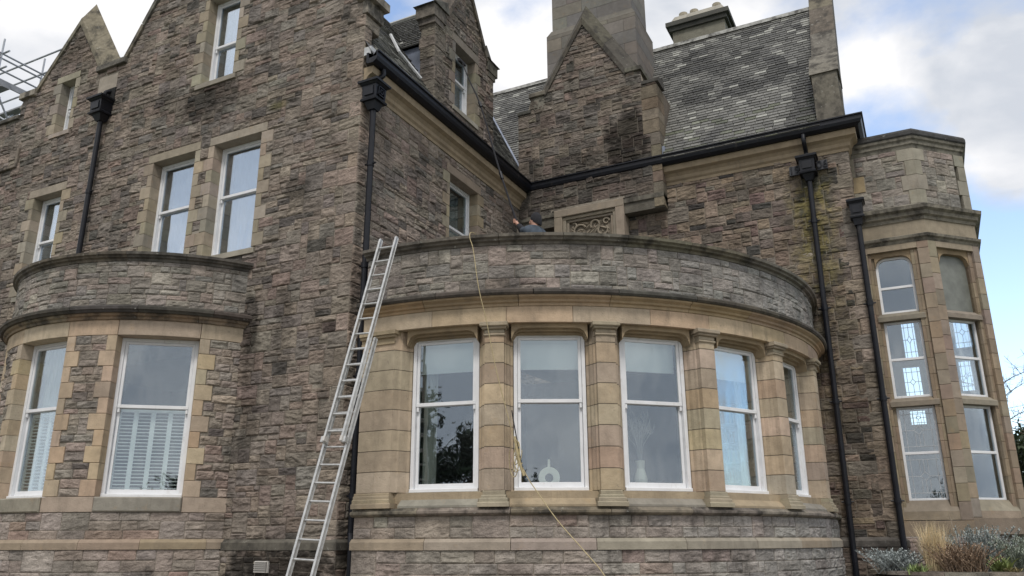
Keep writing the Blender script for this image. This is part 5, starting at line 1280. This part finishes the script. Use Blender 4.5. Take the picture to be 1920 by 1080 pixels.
for k in range(34):
    a = R.uniform(0, 6.28); sp = R.uniform(.05, .34); h = R.uniform(.45, .78); b = (c[0]+sp*math.cos(a), c[1]+sp*.6*math.sin(a), 2.78+h); md = ((c[0]+b[0])/2-(b[0]-c[0])*.25, (c[1]+b[1])/2, 2.78+h*.5)
    tube(mbx, [(c[0], c[1], 2.7), md, b], [.004, .003, .002], (.5,)*3, 4, False)
    for q_ in range(3):
        t0 = R.uniform(.4, .9); p0 = np.array(md)*(1-t0)+np.array(b)*t0; tube(mbx, [p0, p0+np.array([R.uniform(-.08, .08), R.uniform(-.05, .05), R.uniform(.04, .14)])], [.004, .002], (.5,)*3, 4, False)
mbx.build('branches', mat('dry_branches', base=(.34, .34, .33), rough=.8), va)
sh = empty('bookcase', (-2.9, 15.9, 1.9), 'white cube bookcase with pale books seen through the fourth bay window', 'bookcase')
mbx = MB(); x0, x1, y0, y1 = -4.3, -1.95, 15.75, 16.1
for i in range(7): x = x0+(x1-x0)*i/6; box(mbx, (x-.015, y0, 1.9), (x+.015, y1, 4.1), (.6,)*3)
for i in range(7): z = 1.93+2.16*i/6; box(mbx, (x0, y0+.002, z-.015), (x1, y1, z+.015), (.6,)*3)
box(mbx, (x0, y1, 1.9), (x1, y1+.02, 4.1)); mbx.build('shelves', mat('shelf_white', base=(.75, .78, .82), rough=.6), sh)
mbx = MB(); R = random.Random(9)
for i in range(6):
    for j in range(6):
        x = x0+(x1-x0)*i/6+.03
        while x < x0+(x1-x0)*(i+1)/6-.06:
            w = R.uniform(.02, .045); h = R.uniform(.18, .29)
            if R.random() < .75: box(mbx, (x, y0+.08, 1.945+2.16*j/6), (x+w-.002, y0+.28, 1.945+2.16*j/6+h), tuple(R.choice([(.5, .5, .5), (.2, .25, .35), (.45, .3, .25), (.3, .4, .4), (.6, .6, .5)])))
            x += w
mbx.build('books', m_leaf, sh)

# scaffold at the far left
sc_ = empty('scaffold', (-21, 11.5, 0), 'galvanised tube scaffold with boarded lifts beyond the left gable', 'scaffold')
def st(a, b, r=.026, nm='scaffold_tube'): mbx = MB(); tube(mbx, [a, b], r, (.5,)*3, 8); mbx.build(nm, m_steel, sc_)
for x in (-20.9, -23.2, -25.4):
    for y, zt_ in ((10.85, 14.75), (12.0, 14.8)): st((x, y, 0), (x, y, zt_))
    for z in (14.3, 13.82, 13.76+.4): st((x, 10.6, z), (x, 12.25, z))
for y in (10.87, 12.0):
    for z in (15.0-.7, 13.82, 11.4, 9.2): st((-26, y, z), (-20.6, y, z))
st((-23.5, 12.0, 14.9), (-19.6, 12.05, 14.95))
for x in (-20.95, -21.9): st((x, 10.87, 13.3), (x, 12.0, 11.6)); st((x, 10.87, 11.6), (x, 12.0, 13.3))
for k in (0, 4):
    mbx = MB(); y = 10.9+k*.235; box(mbx, (-25.8, y, 13.28), (-20.7, y+.225, 13.33)); mbx.build('board', m_board, sc_)
    mbx = MB(); box(mbx, (-25.8, y, 11.45), (-20.7, y+.225, 11.5)); mbx.build('board', m_board, sc_)
mbx = MB(); box(mbx, (-20.8, 10.8, 13.34), (-20.76, 12.1, 13.50)); mbx.build('toe_board', m_board, sc_)
for z in (12.6, 12.1):
    for x in (-21.0, -22.5): st((x, 10.87, z), (x+1.5, 10.87, z-.9), .02)

# planter with its plants
PLC = (.25, 15.1)
pt_ = MB(); MPl = circ_map(PLC, 1.3)
rubble(pt_, MPl, -math.pi*1.3, math.pi*1.3, 0, 1.08, [], None, seed=91, pal=PAL_BAY, w=W_BAY, amp=.6, rowh=(.10, .14), mw=(4, 9))
tg = arc(PLC, 1.3, -180, 180, 6); 
for i in range(0, 60, 4): sweep(pt_, tg[i:i+5], [(-.25, 1.14), (.05, 1.14), (.06, 1.11), (.05, 1.16), (-.25, 1.17)], jit((.20, .18, .155), .12))
pe = empty('round_planter', (*PLC, 0), 'round raised stone planter in front of the stair tower', 'planter')
pt_.build('stone_ring', m_rub, pe)
mbx = MB(); pts3 = arc(PLC, 1.15, 0, 360, 15)[:-1]; mbx.add([(x, y, 1.11) for x, y in pts3]+[(*PLC, 1.15)], [], (.1,)*3, tris=[(i, (i+1) % len(pts3), len(pts3)) for i in range(len(pts3))]); mbx.build('soil', m_soil, pe)
def blades(mb, c, n, h, spread, col, w=.008, droop=.3, rng_=None, basr=.1):
    R = rng_ or random
    for _ in range(n):
        a = R.uniform(0, 6.283); hh = h*R.uniform(.55, 1.1); sp = spread*R.uniform(.1, 1); b0 = (c[0]+basr*R.uniform(-1, 1), c[1]+basr*R.uniform(-1, 1), c[2]); V = []; q = []
        px, py = -math.sin(a)*w, math.cos(a)*w
        for k in range(5):
            t = k/4; x = b0[0]+math.cos(a)*sp*t**1.6; y = b0[1]+math.sin(a)*sp*t**1.6; z = b0[2]+hh*(t-droop*t*t*.5); ww = 1-t*.85
            V += [(x-px*ww, y-py*ww, z), (x+px*ww, y+py*ww, z)]
        for k in range(4): q.append((2*k, 2*k+1, 2*k+3, 2*k+2))
        cc_ = np.array(col)*R.uniform(.7, 1.3); mb.add(V, q, cc_)
def sprigs(mb, c, n, h, spread, col, R, leaf=.022, basr=.15, flat=1.0):
    for _ in range(n):
        a = R.uniform(0, 6.283); sp = spread*R.uniform(.1, 1); hh = h*R.uniform(.5, 1.05); b0 = np.array([c[0]+basr*R.uniform(-1, 1), c[1]+basr*R.uniform(-1, 1), c[2]]); e_ = b0+np.array([math.cos(a)*sp, math.sin(a)*sp, hh*flat])
        md = (b0+e_)/2+np.array([0, 0, hh*.15]); P = smooth_path([b0, md, e_], 5); tube(mb, P, [.005]*len(P), np.array(col)*.6, 3, False)
        for k in range(2, len(P)):
            for j in range(4):
                d = np.array([R.uniform(-1, 1), R.uniform(-1, 1), R.uniform(.0, 1.2)]); d /= np.linalg.norm(d); s = np.cross(d, [0, 0, 1.0]); s /= (np.linalg.norm(s)+1e-6); l = leaf*R.uniform(1, 2.2); p = P[k]
                mb.add([p, p+d*l*.5+s*l*.18, p+d*l, p+d*l*.5-s*l*.18], [(0, 1, 2, 3)], np.array(col)*R.uniform(.6, 1.4))
R = random.Random(21)
def plantobj(name, mbx, loc, label, cat, group=None):
    o = mbx.build(name, m_leaf, None); return tag(o, label, cat, group)
mbx = MB(); blades(mbx, (-.12, 14.50, 1.14), 520, .80, .30, (.66, .54, .34), .006, .25, R, .14); plantobj('ornamental_grass', mbx, None, 'tall straw coloured ornamental grass in the middle of the round planter', 'grass plant')
mbx = MB(); sprigs(mbx, (-.70, 14.45, 1.12), 130, .34, .42, (.36, .40, .40), R, .022, .24); plantobj('silver_shrub', mbx, None, 'low silver grey shrub spilling over the left of the planter', 'shrub', 'silver shrubs in the planter')
mbx = MB(); sprigs(mbx, (.52, 15.20, 1.12), 170, .66, .50, (.33, .37, .36), R, .024, .3); plantobj('silver_shrub', mbx, None, 'taller silver grey shrub behind the straw coloured grass', 'shrub', 'silver shrubs in the planter')
mbx = MB(); sprigs(mbx, (1.15, 14.70, 1.12), 130, .52, .42, (.27, .31, .25), R, .024, .28); plantobj('silver_shrub', mbx, None, 'grey green shrub at the right end of the planter', 'shrub', 'silver shrubs in the planter')
mbx = MB(); sprigs(mbx, (.25, 14.15, 1.12), 190, .42, .36, (.30, .21, .14), R, .018, .25); plantobj('brown_heather', mbx, None, 'brown faded heathery plant right of the straw coloured grass', 'plant')
mbx = MB(); blades(mbx, (-.38, 14.05, 1.12), 90, .22, .22, (.20, .27, .09), .012, .6, R, .12); plantobj('green_tuft', mbx, None, 'small fresh green tuft at the front left of the planter', 'plant')
mbx = MB(); blades(mbx, (.72, 14.35, 1.12), 70, .42, .34, (.22, .27, .10), .02, .8, R, .1); blades(mbx, (.85, 14.20, 1.12), 60, .2, .3, (.36, .31, .16), .012, .9, R, .1); plantobj('strappy_plant', mbx, None, 'strappy green and straw leaved plant at the right front of the planter', 'plant')
mbx = MB(); tube(mbx, [(.22, 14.90, 1.12), (.20, 14.90, 1.6), (.16, 14.88, 2.0)], [.012, .01, .006], (.30, .25, .19), 6)
for (z, dx) in ((1.5, -.14), (1.75, .10), (1.9, -.06)): tube(mbx, [(.19, 14.9, z), (.19+dx, 14.9, z+.07)], [.007, .003], (.3, .25, .19), 5)
plantobj('dry_stem', mbx, None, 'single tall dry stem rising above the planter', 'stem')

# trees
def tree(x, y, h, cr, cz, label, cat='tree', col=(.035, .05, .022), n=5200, conical=False, seed=1, leafs=.16, group=None, bare=False):
    R = np.random.default_rng(seed); e = empty('dark_tree' if not bare else 'bare_tree', (x, y, 0), label, cat, group)
    tk = MB(); lean = R.uniform(-.3, .3, 2); tube(tk, [(x, y, 0), (x+lean[0]*.3, y+lean[1]*.3, h*.35), (x+lean[0], y+lean[1], h*.9)], [h*.028, h*.02, h*.005], (.1,)*3, 8)
    tips = []
    for k in range(26 if not bare else 40):
        z = h*R.uniform(.18, .85); a = R.uniform(0, 6.28); rr_ = cr*(1.05-z/h if conical else math.sqrt(max(.1, 1-((z-cz)/(h-cz+.1))**2)))*R.uniform(.6, 1); p0 = np.array([x+lean[0]*z/h, y+lean[1]*z/h, z]); p1 = p0+np.array([math.cos(a)*rr_, math.sin(a)*rr_, rr_*(.1 if conical else .5)]); tips.append(p1)
        tube(tk, [p0, (p0+p1)/2+np.array([0, 0, .15]), p1], [h*.008*(.45 if bare else 1), h*.005*(.45 if bare else 1), h*.002*(.6 if bare else 1)], (.1,)*3, 5, False)
        if bare:
            for j in range(7):
                t0 = R.uniform(.3, 1); q0 = p0*(1-t0)+p1*t0; q1 = q0+R.normal(size=3)*rr_*.22+np.array([0, 0, rr_*.2]); tube(tk, [q0, q1], [h*.0013, h*.0007], (.1,)*3, 4, False)
                for jj in range(4): q2 = q1*(.5+.1*jj)+q0*(.5-.1*jj); tube(tk, [q2, q2+R.normal(size=3)*rr_*.10+np.array([0, 0, .12])], [h*.0008, h*.0004], (.1,)*3, 3, False)
    tk.build('trunk', m_bark, e)
    if bare: return e
    cn = MB(); nc = 90; cl = []
    for k in range(nc):
        z = h*R.uniform(.12, 1.0)**(1 if not conical else .9); rad_ = cr*((1.06-z/h) if conical else math.sqrt(max(.03, 1-((z-cz)/(max(h-cz, cz-.1*h)))**2))); a = R.uniform(0, 6.28); r_ = rad_*math.sqrt(R.uniform(.1, 1)); cl.append((x+lean[0]*z/h+r_*math.cos(a), y+lean[1]*z/h+r_*math.sin(a), z, cr*R.uniform(.14, .3), R.uniform(.55, 1.5)))
    idx = R.integers(0, nc, n); cl = np.array(cl)[idx]; P = cl[:, :3]+R.normal(size=(n, 3))*cl[:, 3:4]*.55*np.array([1, 1, .7]); D = R.normal(size=(n, 3)); D /= np.linalg.norm(D, axis=1)[:, None]; S = np.cross(D, R.normal(size=(n, 3))); S /= np.linalg.norm(S, axis=1)[:, None]
    l = (leafs*R.uniform(.6, 1.4, n))[:, None]; V = np.stack([P-D*l, P+S*l*.45, P+D*l, P-S*l*.45], 1).reshape(-1, 3); cn.add(V, np.arange(n*4).reshape(n, 4), np.repeat(np.array(col)*cl[:, 4:5]*R.uniform(.7, 1.3, (n, 1)), 4, axis=0)); cn.build('crown', m_leaf, e)
    return e
tree(6.05, 49, 7.4, 3.6, 4.6, 'dark evergreen tree far behind the stair tower at the right edge', n=9000, seed=4, leafs=.2)
tree(4.9, 70, 14.6, 3.4, 9, 'bare twiggy tree rising behind the dark evergreen at the right edge', bare=True, seed=5)
G = 'trees across the lawn behind the viewer'
k = 0
for (x, y, h, cr, con) in ((-13.6, -20, 9.2, 2.2, True), (-11.2, -22, 7.4, 2.6, False), (-17.5, -24, 10.5, 3.0, True), (-22.5, -26, 8.5, 3.4, False), (-8.0, -30, 6.5, 3.0, False), (3, -34, 6, 3.6, False), (14, -30, 6.5, 3.5, False), (24, -18, 7.5, 3.6, False), (-30, -20, 10, 4, True)):
    tree(x, y, h, cr, h*.5, ['tall dark conifer across the lawn reflected in the first bay window', 'rounded dark tree beside the tall conifer across the lawn', 'broad dark conifer across the lawn, behind the tall one', 'wide bushy tree across the lawn on the far left', 'low bushy tree across the lawn opposite the bay', 'low rounded tree across the lawn directly behind the viewer', 'low rounded tree across the lawn to the right', 'bushy tree at the right edge of the lawn', 'large spreading conifer at the left end of the lawn'][k], n=9000, conical=con, seed=30+k, leafs=.15, group=G); k += 1

# ground
gm = MB(); gm.add([(-300, -300, 0), (300, -300, 0), (300, 300, 0), (-300, 300, 0)], [(0, 1, 2, 3)]); tag(gm.build('lawn', m_grass, None), kind='structure')
gm = MB(); gm.add([(-24, -3, .004), (12, -3, .004), (12, 16.4, .004), (-24, 16.4, .004)], [(0, 1, 2, 3)]); tag(gm.build('gravel_path', mat('gravel', base=(.24, .22, .19), rough=.95, noise=[dict(scale=60, lo=.6, hi=1.4, w=.5)], bump=(90, 1, .02)), None), kind='structure')
print('BUILT', len(bpy.data.objects), sum(len(m.vertices) for m in bpy.data.meshes))
